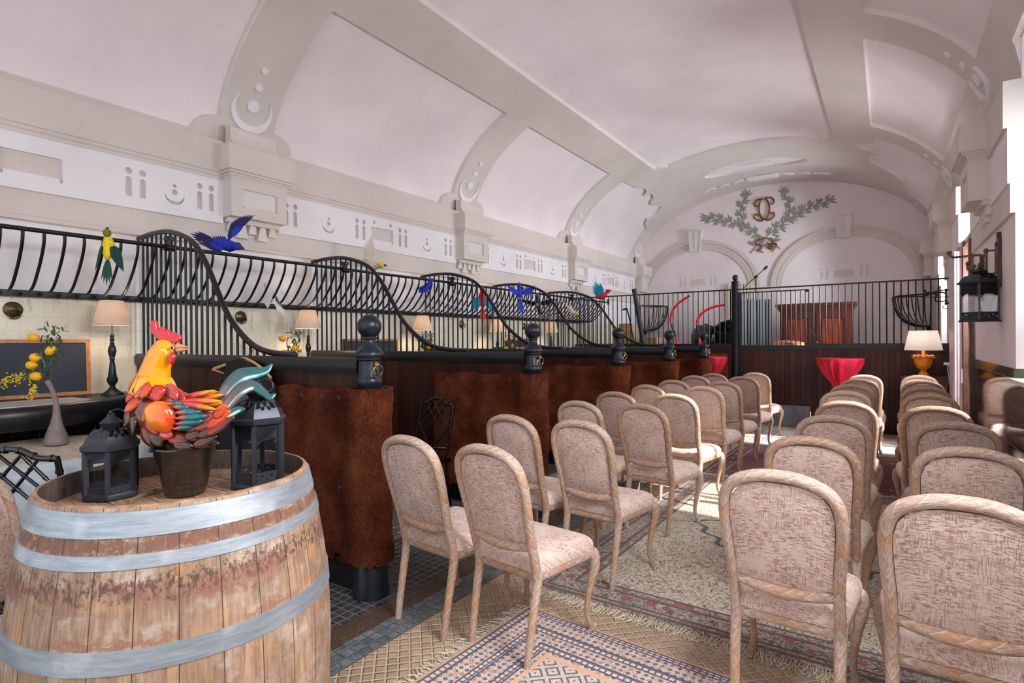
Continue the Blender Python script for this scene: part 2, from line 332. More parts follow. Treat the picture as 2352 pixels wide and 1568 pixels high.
for a_, e_ in ((.02, .05), (.15, .18), (.27, .30)):
    c = n.mix(n.math('MULTIPLY', n.step(d, a_, a_+.002), n.step(d, e_, e_-.002)), c, chk)
for p in (.017, .054, .146, .184, .266, .304): c = n.mix(n.step(n.math('ABSOLUTE', n.math('SUBTRACT', d, p)), .006, .004), c, (96, 94, 116))
c = n.mix(n.step(n.math('ABSOLUTE', n.math('SUBTRACT', d, .345)), .014, .011), c, (224, 176, 146))
c = n.mix(n.step(d, .012, .010), c, (206, 160, 134)); n.col(c); n.bump(n.noise(n.tc(), 260, 2), .4, .003); M['rug_indigo'] = n.m
simple('fringe', (222, 214, 196), .95, 0, .15, 60)

n = NT('stone_cloth', .6); f = n.noise(n.map(n.tc(), (2, 12, 2), (0, 0, .6)), 3, 5, .65); n.col(n.ramp(f, [(.35, (168, 154, 136)), (.65, (200, 188, 170))])); M['stone_cloth'] = n.m
n = NT('grey_cloth', .85); f = n.noise(n.tc(), 7, 3); n.col(n.ramp(f, [(.3, (138, 146, 156)), (.7, (184, 190, 196))])); M['grey_cloth'] = n.m
def wood_grain(key, c1, c2, c3, rough=.25):
    n = NT(key, rough); f = n.noise(n.map(n.tc(), (12, 12, 1.6)), 2.2, 5, .65, .8); n.col(n.ramp(f, [(.3, c1), (.5, c2), (.7, c3)])); M[key] = n.m
wood_grain('cherry', (84, 30, 14), (130, 50, 22), (160, 70, 30), .34)
wood_grain('cherry_dark', (58, 20, 12), (88, 32, 20), (108, 42, 24), .36)
def enamel(key, c1, c2, axis=2, lo=0, hi=.3, stripes=True, rough=.14, metal=.15):
    n = NT(key, rough, metal); o = n.sep(n.tc('UV')); f = n.noise(n.map(n.tc(), (14, 14, 14)), 2, 4); k = n.step(n.math('ADD', o[1], n.math('MULTIPLY', n.math('SUBTRACT', f, .5), .5)), lo, hi)
    c = n.mix(k, c1, c2)
    if stripes:
        s_ = n.math('FRACT', n.math('ADD', n.math('MULTIPLY', o[1], 13), n.math('MULTIPLY', n.math('ABSOLUTE', n.math('SUBTRACT', o[0], .5)), -7)))
        li = n.step(n.math('ABSOLUTE', n.math('SUBTRACT', s_, .5)), .36, .48); mid = n.step(n.math('ABSOLUTE', n.math('SUBTRACT', o[0], .5)), .03, .015)
        li = n.math('MAXIMUM', li, mid); c = n.mix(n.math('MULTIPLY', li, .5), c, tuple(x*.35 for x in c1)); n.bump(n.math('MULTIPLY', li, -1), .8, .002)
    n.col(c); n.set('Coat Weight', .7); n.set('Coat Roughness', .06); M[key] = n.m
enamel('f_orange', (220, 52, 20), (240, 96, 24), lo=0, hi=1)
enamel('f_red', (204, 30, 24), (228, 66, 48), lo=0, hi=1)
enamel('f_pink', (214, 92, 84), (202, 48, 40), lo=0, hi=1)
enamel('f_brown', (170, 60, 34), (70, 44, 38), lo=.1, hi=.8)
enamel('f_bronze', (108, 50, 34), (50, 33, 29), lo=.1, hi=.9)
enamel('f_saddle', (206, 48, 44), (248, 160, 20), lo=.45, hi=.85, stripes=False)
enamel('f_wingtip', (226, 84, 40), (34, 96, 100), lo=.12, hi=.42, stripes=False, rough=.12)
enamel('f_wing', (250, 150, 24), (214, 40, 26), lo=.1, hi=1.0, stripes=False)
enamel('f_tail', (120, 106, 110), (64, 124, 128), lo=.3, hi=.65, stripes=False, rough=.26, metal=.6)
enamel('e_yellow', (248, 150, 8), (252, 178, 10), lo=0, hi=1, stripes=False, rough=.1, metal=0)
simple('e_comb', (206, 4, 24), .12, 0, .12, 30, .7, 55, coat=.9)
simple('e_beak', (206, 150, 104), .2, .3)
for k_, c_ in dict(b_blue=(22, 48, 186), b_navy=(24, 26, 84), b_yellow=(244, 212, 26), b_green=(18, 66, 56), b_olive=(120, 116, 30), b_white=(236, 232, 228),
                   b_cream=(222, 208, 194), b_red=(196, 16, 34), b_teal=(18, 134, 176), b_orange=(210, 80, 40)).items(): simple(k_, c_, .7, 0, .12, 50)
# ------------------------------------------------------------------ mesh helpers
class MB:
    def __init__(s): s.v = []; s.f = []; s.uv = []; s.mi = []
    def add(s, vs, fs, uvs=None, mi=0):
        o = len(s.v); s.v += [tuple(p) for p in vs]
        for i, f in enumerate(fs):
            s.f.append([o+k for k in f]); s.uv.append(uvs[i] if uvs else None); s.mi.append(mi)
        return s
    def box(s, c, d, rz=0, mi=0, M4=None):
        x, y, z = [q/2 for q in d]; P = [(i*x, j*y, k*z) for k in (-1, 1) for j in (-1, 1) for i in (-1, 1)]
        R = M4 if M4 else Matrix.Translation(c) @ Matrix.Rotation(rz, 4, 'Z')
        return s.add([R @ Vector(p) for p in P], [(0, 2, 3, 1), (4, 5, 7, 6), (0, 1, 5, 4), (2, 6, 7, 3), (0, 4, 6, 2), (1, 3, 7, 5)], None, mi)
    def bx(s, x0, x1, y0, y1, z0, z1, mi=0): return s.box(((x0+x1)/2, (y0+y1)/2, (z0+z1)/2), (abs(x1-x0), abs(y1-y0), abs(z1-z0)), 0, mi)
    def tube(s, pts, r, n=8, closed=False, caps=True, flat=1.0, mi=0, up=None, twist0=0):
        P = [Vector(p) for p in pts]; m = len(P)
        R = r if isinstance(r, (list, tuple)) else [r]*m
        T = []
        for i in range(m):
            a = P[(i-1) % m] if (closed or i > 0) else P[i]; b = P[(i+1) % m] if (closed or i < m-1) else P[i]
            T.append((b-a).normalized() if (b-a).length > 1e-9 else Vector((0, 0, 1)))
        u0 = Vector(up) if up else (Vector((0, 0, 1)) if abs(T[0].z) < .9 else Vector((0, 1, 0)))
        N = (u0-T[0]*u0.dot(T[0])).normalized(); vs = []; L = [0]
        for i in range(m):
            if i: L.append(L[-1]+(P[i]-P[i-1]).length)
            N = (N-T[i]*N.dot(T[i])); N = N.normalized() if N.length > 1e-9 else Vector((1, 0, 0)); B = T[i].cross(N)
            for k in range(n):
                a = 2*PI*k/n+twist0; vs.append(P[i]+N*math.cos(a)*R[i]+B*math.sin(a)*R[i]*flat)
        fs = []; uv = []; q = m if closed else m-1; Lc = L[-1]+(P[0]-P[-1]).length
        for i in range(q):
            j = (i+1) % m; l0 = L[i]; l1 = L[j] if j else Lc
            for k in range(n):
                k2 = (k+1) % n; fs.append((i*n+k, i*n+k2, j*n+k2, j*n+k)); uv.append([(k/n, l0), ((k+1)/n, l0), ((k+1)/n, l1), (k/n, l1)])
        if caps and not closed:
            fs.append(tuple(range(n))[::-1]); uv.append([(0, 0)]*n); fs.append(tuple(range((m-1)*n, m*n))); uv.append([(0, 0)]*n)
        return s.add(vs, fs, uv, mi)
    def cyl(s, a, b, r, n=10, r2=None, mi=0): return s.tube([a, b], [r, r if r2 is None else r2], n, mi=mi)
    def lathe(s, prof, c=(0, 0, 0), n=24, mi=0, closed=False, M4=None):
        vs = []; fs = []; uv = []; m = len(prof); L = [0]
        for i in range(1, m): L.append(L[-1]+math.hypot(prof[i][0]-prof[i-1][0], prof[i][1]-prof[i-1][1]))
        for (r, z) in prof:
            for k in range(n):
                a = 2*PI*k/n; p = Vector((r*math.cos(a), r*math.sin(a), z)); vs.append((M4 @ p) if M4 else (p+Vector(c)))
        for i in range(m-1):
            for k in range(n):
                k2 = (k+1) % n; fs.append((i*n+k, i*n+k2, (i+1)*n+k2, (i+1)*n+k))
                uv.append([(k/n, prof[i][1]), ((k+1)/n, prof[i][1]), ((k+1)/n, prof[i+1][1]), (k/n, prof[i+1][1])])
        if closed:
            if prof[0][0] > 1e-6: fs.append(tuple(range(n))[::-1]); uv.append([(0, 0)]*n)
            if prof[-1][0] > 1e-6: fs.append(tuple(range((m-1)*n, m*n))); uv.append([(0, 0)]*n)
        return s.add(vs, fs, uv, mi)
    def sph(s, c, r, n=12, sx=1, sy=1, sz=1, mi=0, M4=None):
        prof = [(max(1e-4, math.sin(PI*i/n)*r), -math.cos(PI*i/n)*r) for i in range(n+1)]
        T = (M4 if M4 else Matrix.Translation(c)) @ Matrix.Diagonal((sx, sy, sz, 1)); return s.lathe(prof, n=n*2, mi=mi, M4=T)
    def plate(s, outer, holes, fmap, d0, d1, mi=0, mside=None, cuts=None):
        """flat outline with holes in (a,b); fmap(a,b,depth)->xyz; cuts: list of (axis,value) subdivision planes"""
        loops = [outer]+list(holes); flat = [[Vector((p[0], p[1], 0)) for p in L] for L in loops]
        tri = tessellate_polygon(flat); allp = [p for L in flat for p in L]
        bm = bmesh.new(); bv = [bm.verts.new(p) for p in allp]
        for t in tri:
            if len(set(t)) == 3:
                try: bm.faces.new([bv[i] for i in t])
                except ValueError: pass
        if cuts:
            for ax, val in cuts:
                co = Vector((val, 0, 0)) if ax == 0 else Vector((0, val, 0)); no = Vector((1, 0, 0)) if ax == 0 else Vector((0, 1, 0))
                bmesh.ops.bisect_plane(bm, geom=bm.verts[:]+bm.edges[:]+bm.faces[:], plane_co=co, plane_no=no, dist=1e-5)
        bm.normal_update(); bm.verts.index_update()
        flip = sum(f.normal.z*f.calc_area() for f in bm.faces) < 0
        V = [v.co.copy() for v in bm.verts]; k = len(V)
        vs = [fmap(p.x, p.y, d1) for p in V]+[fmap(p.x, p.y, d0) for p in V]
        top = [[v.index for v in f.verts] for f in bm.faces]; s.add(vs, top, None, mi)
        o = len(s.v)-len(vs); side = []
        for e in bm.edges:
            if len(e.link_faces) == 1: a, b = e.verts[0].index, e.verts[1].index; side.append((a, b, b+k, a+k))
        ms = mi if mside is None else mside
        for q in side: s.f.append([o+i for i in q]); s.uv.append(None); s.mi.append(ms)
        bm.free(); return s
    def prism(s, poly, fmap, d0, d1, mi=0):
        s.plate(poly, [], fmap, d0, d1, mi); n = len(poly)
        s.add([fmap(p[0], p[1], d0) for p in poly], [tuple(range(n))[::-1]], None, mi); return s
    def leaf(s, M4, L, Wd, dome=.25, n=7, tip=1.4, bend=0, mi=0, base=.0):
        """pointed lens along +x, faces +z; uv v along, u across"""
        vs = []; uvv = []
        for i in range(n+1):
            t = i/n; wd = Wd*.5*(math.sin(PI*min(1, t**(1/tip)))**.75 if 0 < t < 1 else 0.0)
            wd = max(wd, Wd*base*(1-t)); zb = bend*t*t
            for k, q in enumerate((-1, -.5, 0, .5, 1)):
                vs.append(M4 @ Vector((L*t, q*wd, zb+dome*Wd*.5*(1-q*q)*(math.sin(PI*t)**.5 if 0 < t < 1 else 0)))); uvv.append(((q+1)/2, t))
        fs = []; uv = []
        for i in range(n):
            for k in range(4):
                q = (i*5+k, (i+1)*5+k, (i+1)*5+k+1, i*5+k+1); fs.append(q); uv.append([uvv[j] for j in q])
        return s.add(vs, fs, uv, mi)
    def build(s, name, mat, parent=None, smooth=True, sharp=40, loc=None, rz=None, weld=True):
        me = bpy.data.meshes.new(name); me.from_pydata(s.v, [], s.f)
        ul = me.uv_layers.new(name='UVMap')
        for p in me.polygons:
            u = s.uv[p.index]
            if u and len(u) == p.loop_total:
                for k, li in enumerate(p.loop_indices): ul.data[li].uv = u[k]
            p.material_index = s.mi[p.index]
        for m_ in (mat if isinstance(mat, (list, tuple)) else [mat]): me.materials.append(M[m_] if isinstance(m_, str) else m_)
        if weld:
            bm = bmesh.new(); bm.from_mesh(me); bmesh.ops.remove_doubles(bm, verts=bm.verts, dist=1e-5); bmesh.ops.recalc_face_normals(bm, faces=bm.faces); bm.to_mesh(me); bm.free()
        if smooth:
            me.polygons.foreach_set('use_smooth', [True]*len(me.polygons)); me.set_sharp_from_angle(angle=math.radians(sharp))
        ob = bpy.data.objects.new(name, me); COL.objects.link(ob)
        if parent: ob.parent = parent
        if loc is not None: ob.location = loc
        if rz is not None: ob.rotation_euler.z = rz
        return ob
def tag(o, label=None, cat=None, group=None, kind=None):
    if label: o['label'] = label
    if cat: o['category'] = cat
    if group: o['group'] = group
    if kind: o['kind'] = kind
    return o
def empty(name, loc, label, cat, group=None, rz=0):
    o = bpy.data.objects.new(name, None); COL.objects.link(o); o.location = loc; o.rotation_euler.z = rz; o.empty_display_size = .1
    return tag(o, label, cat, group)
def kids(o): return [c for c in bpy.data.objects if c.parent == o]
def copy_tree(o, parent=None):
    c = o.copy(); COL.objects.link(c)
    if parent: c.parent = parent
    for ch in kids(o): copy_tree(ch, c)
    return c
def struct(mb, name, mat, **k): return tag(mb.build(name, mat, **k), kind='structure')
def circ(cx, cy, rx, ry=None, n=20, a0=0, a1=2*PI, full=True):
    ry = rx if ry is None else ry
    m = n if full else n+1
    return [(cx+rx*math.cos(a0+(a1-a0)*i/n), cy+ry*math.sin(a0+(a1-a0)*i/n)) for i in range(m)]
def capsule(cx, z0, z1, w): return [(cx-w/2, z0), (cx+w/2, z0)]+[(cx+w/2*math.cos(PI*i/8), z1-w/2+w/2*math.sin(PI*i/8)) for i in range(9)]
def crescent(cx, cz, r, open_=.35, th=.45, flipv=False):
    """moon opening upwards"""
    a = open_; out = [(cx+r*math.cos(t), cz+r*math.sin(t)) for t in [PI-a+(PI+2*a)*i/20 for i in range(21)]]
    e0, e1 = out[-1], out[0]; d = abs(e1[0]-e0[0])/2; hy = e0[1]; cy2 = cz+r*th*1.0
    r2 = math.hypot(d, hy-cy2); b0 = math.atan2(hy-cy2, d)
    inn = [(cx+r2*math.cos(t), cy2+r2*math.sin(t)) for t in [b0-(PI+2*b0)*i/20 for i in range(1, 20)]]
    return out+inn
def bez(pts, n=8):       # Catmull-Rom through points
    P = [Vector(p) for p in pts]; P = [2*P[0]-P[1]]+P+[2*P[-1]-P[-2]]; out = []
    for i in range(1, len(P)-2):
        for k in range(n):
            t = k/n; a, b, c, d = P[i-1], P[i], P[i+1], P[i+2]
            out.append(.5*((2*b)+(c-a)*t+(2*a-5*b+4*c-d)*t*t+(3*b-a-3*c+d)*t**3))
    out.append(P[-2]); return out

# ================================================================== THE SETTING
XL, XR, YE, Y0 = -5.5, .80, 14.4, -2.6
VC, VA, VB, VZ = -2.36, 3.2, 1.75, 3.40     # vault: centre, half width, rise, springing height
RIBS = [-.36, 3.22, 6.80, 10.38, 13.96]; RW = .29
# arc length table for the vault
_T = [PI*i/720 for i in range(721)]; _S = [0]
for i in range(1, 721):
    a, b = _T[i-1], _T[i]; _S.append(_S[-1]+math.hypot(VA*(math.cos(a)-math.cos(b)), VB*(math.sin(b)-math.sin(a))))
STOT = _S[-1]
def s_to_t(s):
    s = min(max(s, 0), STOT); lo, hi = 0, 720
    while hi-lo > 1:
        m = (lo+hi)//2
        if _S[m] <= s: lo = m
        else: hi = m
    return _T[lo]+(_T[hi]-_T[lo])*(s-_S[lo])/(_S[hi]-_S[lo])
def off_to_s(o): # o: horizontal offset from the vault centre
    t = math.acos(max(-1, min(1, -o/VA))); i = t/PI*720; k = min(719, int(i)); return _S[k]+(_S[k+1]-_S[k])*(i-k)
def vmap(s, y, d):
    t = s_to_t(s); X, Z = VC-VA*math.cos(t), VZ+VB*math.sin(t)
    nx, nz = math.cos(t)/VA, -math.sin(t)/VB; l = math.hypot(nx, nz)
    return Vector((X+nx/l*d, y, Z+nz/l*d))
CUT = [(0, i*.16) for i in range(1, int(STOT/.16)+1)]

# floor
m = MB(); m.add([(XL-.6, Y0, fz(Y0)), (XR+.6, Y0, fz(Y0)), (XR+.6, YE+.3, fz(YE+.3)), (XL-.6, YE+.3, fz(YE+.3))], [(0, 1, 2, 3)])
struct(m, 'floor', 'stable_floor', smooth=False)
# left wall with its bands
def lwall(z0, z1, name, mat, x=XL, th=.3): m = MB(); m.bx(x-th, x, Y0, YE, z0, z1); return struct(m, name, mat, smooth=False)
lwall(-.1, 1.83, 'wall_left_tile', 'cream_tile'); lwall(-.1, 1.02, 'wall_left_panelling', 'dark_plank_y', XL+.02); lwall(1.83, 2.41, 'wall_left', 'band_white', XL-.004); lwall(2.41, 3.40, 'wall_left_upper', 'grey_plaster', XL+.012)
# frieze on the left wall: pierced white band over grey
def ii(cy): return [capsule(cy-.055, 2.735, 2.905, .05), capsule(cy+.055, 2.735, 2.905, .05), circ(cy-.055, 2.955, .028), circ(cy+.055, 2.955, .028)]
def moon(cy): return [crescent(cy, 2.815, .085, .15, .35), circ(cy, 2.845, .026), circ(cy, 2.905, .016, n=12)]
def frame_hole(cy): return [[(cy-.19, 2.735), (cy-.17, 2.735), (cy-.17, 2.765), (cy+.17, 2.765), (cy+.17, 2.735), (cy+.19, 2.735), (cy+.19, 2.925), (cy-.19, 2.925)], circ(cy-.14, 2.985, .022, n=12), circ(cy+.14, 2.985, .022, n=12)]
lm = lambda a, b, d: Vector((XL+.012+d, a, b))
for i in range(len(RIBS)):
    y1 = RIBS[i]-.30; y0 = (RIBS[i-1]+.30) if i else Y0
    c = (y0+y1)/2 if i else None; H = []
    if i == 1:
        H = frame_hole(1.44)[:1]
        for q in (2.15, 2.75): H += ii(q)
        H += moon(2.47)
    elif i > 1:
        H = frame_hole(c)
        for q in (-1.34, -.365, .365, 1.30): H += ii(c+q)
        for q in (-.84, .84): H += moon(c+q)
    m = MB(); m.plate([(y0, 2.635), (y1, 2.635), (y1, 3.06), (y0, 3.06)], H, lm, 0, .035); struct(m, 'trim_%d' % (i+1), 'band_white', smooth=False)
# cornice mouldings
def profile_run(prof, y0, y1, name, mat, mirror=False):   # prof: list of (x-out, z)
    m = MB(); n_ = len(prof); vs = []
    for y in (y0, y1):
        for (q, z) in prof: vs.append(((XL+q) if not mirror else (XR-q), y, z))
    m.add(vs, [(k, k+1, n_+k+1, n_+k) for k in range(n_-1)]+[tuple(range(n_)), tuple(range(n_, 2*n_))[::-1]]); return struct(m, name, mat, smooth=False)
cprof = [(0, 3.06), (.055, 3.06), (.055, 3.085), (.07, 3.10), (.07, 3.12), (.085, 3.13), (.085, 3.43), (0, 3.44)]
profile_run(cprof, Y0, YE, 'trim_6', 'grey_plaster')
profile_run([(0, 2.40), (.03, 2.41), (.03, 2.44), (0, 2.46)], Y0, YE, 'trim_7', 'grey_plaster')
# right wall with its openings
OPEN = [(-1.65, -.45, 1.12), (.85, 2.05, 1.12), (4.43, 5.63, 1.12), (8.0, 9.2, -.1), (11.65, 12.8, 1.12)]; HEAD = 3.72; WT = .50
def rwall(z0, z1, name, mat, x=XR, yy=None, outer=None):
    segs = []; y = Y0
    for (a, b, sill) in OPEN:
        segs.append((y, a, z0, z1)); 
        if z0 < sill: segs.append((a, b, z0, min(z1, sill)))
        if z1 > HEAD: segs.append((a, b, max(z0, HEAD), z1))
        y = b
    segs.append((y, YE, z0, z1)); m = MB()
    for (a, b, c, d) in segs: m.bx(x, XR+WT, a, b, c, d)
    return struct(m, name, mat, smooth=False)
rwall(-.1, 1.22, 'wall_right_tile', 'brown_tile', XR-.012); rwall(1.22, 2.41, 'wall_right', 'white_plaster'); rwall(2.41, 2.635, 'wall_right_upper', 'grey_plaster', XR-.03)
rwall(2.635, 3.06, 'wall_right_frieze', 'white_plaster', XR-.045); rwall(3.06, 3.42, 'wall_right_cornice', 'grey_plaster', XR-.07)
rwall(3.42, 4.5, 'wall_right_head', 'white_plaster', XR+.04)
# vault skin (white) and raised grey ribs and beams, both cut by the tall window openings on the right
ES = STOT
sH = off_to_s(VA*math.sqrt(1-((HEAD-VZ)/VB)**2))   # arc position of the window heads
def notch(y0, y1):   # right edge of the vault outline with slots where openings rise into it
    pts = [(ES, y0)]
    for (a, b, sill) in OPEN: pts += [(ES, a-.006), (sH-.004, a-.006), (sH-.004, b+.006), (ES, b+.006)]
    return pts+[(ES, y1)]
m = MB(); m.plate([(0, YE), (0, Y0)]+notch(Y0, YE), [], vmap, -.10, -.055, cuts=CUT); struct(m, 'ceiling', 'white_plaster', sharp=30)
SB, SBo, SPi = .13, off_to_s(-2.14), off_to_s(-1.58)
def coffer_l(y0, y1, top):
    r = .24; p = [(SB, y0+RW*0+r), (SB, y1-r)]
    p += [(SB+r*.8*math.sin(PI/2*i/8), y1-r+r*(1-math.cos(PI/2*i/8))) for i in range(1, 9)]
    p += [(top, y1), (top, y0)]
    p += [(SB+r*.8*math.sin(PI/2*(8-i)/8), y0+r-r*(1-math.cos(PI/2*(8-i)/8))) for i in range(0, 8)]
    return p
def mirror_s(p): return [(STOT-a, b) for (a, b) in p][::-1]
def arcp(cx, cy, rx, ry, a0, a1, n=10): return [(cx+rx*math.cos(math.radians(a0+(a1-a0)*i/n)), cy+ry*math.sin(math.radians(a0+(a1-a0)*i/n))) for i in range(n+1)]
holes = []
for i in range(len(RIBS)-2):
    y0, y1 = RIBS[i]+RW, RIBS[i+1]-RW; cl = coffer_l(y0, y1, SBo); holes.append(cl)
    cr = [(STOT-SBo, y0), (STOT-SBo, y1), (ES-.62, y1), (ES-.62, y0)]
    holes.append(cr)
def last_coffer(mir):
    y0, y1 = RIBS[3]+RW, RIBS[4]-RW; r = .22
    p = [(SB, y0+r), (SB, y1-r)]+[(SB+r*.8*math.sin(PI/2*i/6), y1-r+r*(1-math.cos(PI/2*i/6))) for i in range(1, 7)]
    p += [(SBo-.75, y1), (SBo-.62, y1-.34)]+arcp(SBo-.30, y1-.62, .26, .26, 140, 20, 7)+arcp(SBo+.12, y1-.98, .26, .30, 150, 250, 7)
    p += [(SBo+.10, y1-1.55)]+arcp(SBo-.22, y1-2.0, .34, .34, 60, -40, 6)+[(SBo, y0)]
    p += [(SB+r*.8*math.sin(PI/2*(6-i)/6), y0+r-r*(1-math.cos(PI/2*(6-i)/6))) for i in range(0, 6)]
    if mir: p = [(STOT-a if a > .7 else ES-.62, b) for a, b in p][::-1]
    return p
holes.append(last_coffer(False))
q = [(STOT-SBo, RIBS[3]+RW), (STOT-SBo, RIBS[3]+RW+.35)]+arcp(STOT-SBo, RIBS[3]+RW+.62, .26, .26, 270, 90, 8)+arcp(STOT-SBo+.25, RIBS[3]+RW+1.35, .34, .45, 240, 120, 8)+[(STOT-SBo+.55, RIBS[4]-RW-.85), (STOT-SBo+.55, RIBS[4]-RW), (ES-.62, RIBS[4]-RW), (ES-.62, RIBS[3]+RW)]
holes.append(q)
yc = 10.95; g = .22
cp = [(SPi, -1.8), (STOT-SPi, -1.8), (STOT-SPi, yc)]+arcp(STOT-SPi, yc+g, g, g*.6, 270, 180, 6)[1:]+[(STOT-SPi-g, yc+g), (SPi+g, yc+g)]+arcp(SPi, yc+g, g, g*.6, 0, -90, 6)
holes.append(cp); so = STOT/2
holes.append(circ(so, 12.62, 1.02, .37, 40))
m = MB(); m.plate([(0, YE), (0, Y0)]+notch(Y0, YE), holes, vmap, -.06, 0, cuts=CUT, mside=1)
struct(m, 'ceiling_ribs', ['grey_plaster', 'light_relief'], sharp=30)
# grille slots in the oval
m = MB()
for i in range(11):
    h = .10 if 1 < i < 9 else .05; m.plate([(so-.32+i*.06, 12.62-h), (so-.295+i*.06, 12.62-h), (so-.295+i*.06, 12.62+h), (so-.32+i*.06, 12.62+h)], [], vmap, -.055, -.050)
struct(m, 'trim_8', 'grey_plaster', smooth=False)
# moons, discs on the ribs; reliefs by the end wall
m = MB()
for yr in RIBS:
    for side in (0, 1):
        if side and yr < 3: continue
        fm = (lambda a, b, d, s_=side, y_=yr: vmap(a if not s_ else STOT-a, y_+b, d))
        m.plate([(y, x) for (x, y) in crescent(0, .46, .215, .75, .22)], [], fm, 0, .028, cuts=[(0, .2), (0, .3), (0, .4), (0, .5)])
        for (ss, rr) in ((.52, .062), (.72, .038), (.90, .032)): m.plate(circ(ss, 0, rr), [], fm, 0, .022)
for k in (-1, 1):
    for (a, wd) in ((.50, .16), (.85, .12), (1.20, .17)):
        m.plate([(so+k*a+q*k, 13.62+.05*math.sin(q/wd*PI)) for q in [wd*(i/8-.5)*2 for i in range(9)]]+[(so+k*a+q*k, 13.60-.05*math.cos(q/wd*PI/2)) for q in [wd*(.5-i/8)*2 for i in range(1, 8)]], [], vmap, 0, .03)
m.plate([(so-.33, 13.46), (so+.33, 13.46), (so+.33, 13.72), (so-.33, 13.72)], [], vmap, 0, .04)
for i in range(6): m.plate([(so-.27+i*.1, 13.5), (so-.23+i*.1, 13.5), (so-.23+i*.1, 13.68), (so-.27+i*.1, 13.68)], [], vmap, .04, .055)
struct(m, 'trim_9', 'band_white', sharp=30)
# consoles under the ribs
def console(yr, mir):
    sx = -1 if mir else 1; x0 = XR if mir else XL
    def P(x, y, z): return (x0+sx*x, yr+y, z)
    def bx(m, xa, xb, ya, yb, za, zb, mi=0): a = P(xa, ya, za); b = P(xb, yb, zb); m.bx(min(a[0], b[0]), max(a[0], b[0]), a[1], b[1], a[2], b[2], mi)
    m = MB()
    # fluted neck with a hollow curve
    pr = [(.0, 3.62), (.08, 3.62), (.10, 3.60), (.10, 3.55)]+[(.10+.12*(1-math.cos(PI/2*i/6)), 3.55-.16*math.sin(PI/2*i/6)) for i in range(1, 7)]+[(.0, 3.37)]
    vs = [P(a, y, z) for y in (-.25, .25) for (a, z) in pr]; k = len(pr)
    m.add(vs, [(i, i+1, k+i+1, k+i) for i in range(k-1)]+[tuple(range(k)), tuple(range(k, 2*k))[::-1]])
    bx(m, -.02, .27, -.36, .36, 3.14, 3.38); bx(m, -.02, .245, -.34, .34, 3.115, 3.14); bx(m, -.02, .22, -.32, .32, 3.095, 3.115); bx(m, -.02, .205, -.31, .31, 3.075, 3.095)
    bx(m, -.02, .17, -.30, .30, 2.70, 3.075); bx(m, -.02, .10, -.28, .28, 2.655, 2.70)
    # raised frame round the sunk white panel on the front
    fm = lambda a, b, d: Vector(P(.17+d, a, b))
    m.plate([(-.30, 2.70), (.30, 2.70), (.30, 3.075), (-.30, 3.075)], [[(-.19, 2.80), (-.17, 2.80), (-.17, 2.815), (.17, 2.815), (.17, 2.80), (.19, 2.80), (.19, 2.98), (-.19, 2.98)]], fm, 0, .03)
    struct(m, 'trim_console', 'grey_plaster', sharp=30)
    m = MB(); m.plate([(-.19, 2.80), (.19, 2.80), (.19, 2.98), (-.19, 2.98)], [], fm, 0, .004)
    for i, dz in enumerate((0, .055, 0, .055, 0)):
        cy = -.22+i*.11; h = .09+dz; w0, w1 = .025, .045+dz*.25
        m.plate([(cy-w0, 2.66), (cy+w0, 2.66), (cy+w1, 2.66-h), (cy-w1, 2.66-h)], [], (lambda a, b, d: Vector(P(.02+d, a, b))), 0, .045)
    struct(m, 'trim_guttae', 'light_relief', smooth=False)
for yr in RIBS[1:]:
    console(yr if yr < 13 else 14.08, False); 
    if yr > 4: console(yr if yr < 13 else 14.08, True)
# end wall
m = MB(); m.bx(XL-.3, XR+.6, YE, YE+.3, -.3, 5.4); struct(m, 'wall_end', 'white_plaster', smooth=False)
m = MB()
em = lambda a, b, d: Vector((a, YE-d, b))
def arch_band(cx, r0, r1, zs, zc0, zc1, d, mm, rim=False):
    out = [(cx+r1*math.cos(PI*i/32), zs+(zc1-zs)*math.sin(PI*i/32)) for i in range(33)]; inn = [(cx+r0*math.cos(PI*i/32), zs+(zc0-zs)*math.sin(PI*i/32)) for i in range(33)][::-1]
    mm.plate(out+inn, [], em, 0, d)
for (cx, r1) in ((-4.05, 1.49), (-.80, 1.52)):
    arch_band(cx, r1-.24, r1, 2.70, 3.74, 3.98, .035, m); arch_band(cx, r1-.075, r1-.0, 2.70, 3.905, 3.98, .06, m); arch_band(cx, r1-.16, r1-.13, 2.70, 3.825, 3.85, .045, m)
m.bx(-2.62, -2.1, YE-.06, YE, 2.60, 2.70); m.bx(.42, XR, YE-.06, YE, 2.60, 2.70); m.bx(XL, -5.28, YE-.06, YE, 2.60, 2.70)
# pier mouldings between and beside the arches
for (a, b) in ((-2.62, -2.1), (.42, XR), (XL, -5.28)):
    m.bx(a+.02, b-.02, YE-.05, YE, 2.12, 2.20); m.bx(a+.04, b-.04, YE-.035, YE, 1.9, 1.94); m.bx(a+.05, b-.05, YE-.03, YE, 0, 2.60)
struct(m, 'trim_10', 'grey_plaster', sharp=30)
# keystones
m = MB()
for cx in (-4.08, -.82):
    m.prism([(cx-.12, 3.70), (cx+.12, 3.70), (cx+.155, 4.20), (cx-.155, 4.20)], em, 0, .11)
    m.bx(cx-.18, cx+.18, YE-.14, YE, 4.19, 4.22)
    for s_ in (-1, 1): m.prism([(cx+s_*.12-.012, 3.70), (cx+s_*.12+.012, 3.70), (cx+s_*.15+.012, 4.19), (cx+s_*.15-.012, 4.19)], em, .11, .125)
    for k in range(7): m.sph((cx, YE-.115, 3.80+k*.055), .027, 6, 1, .6, 1)
struct(m, 'trim_11', 'light_relief', sharp=30)
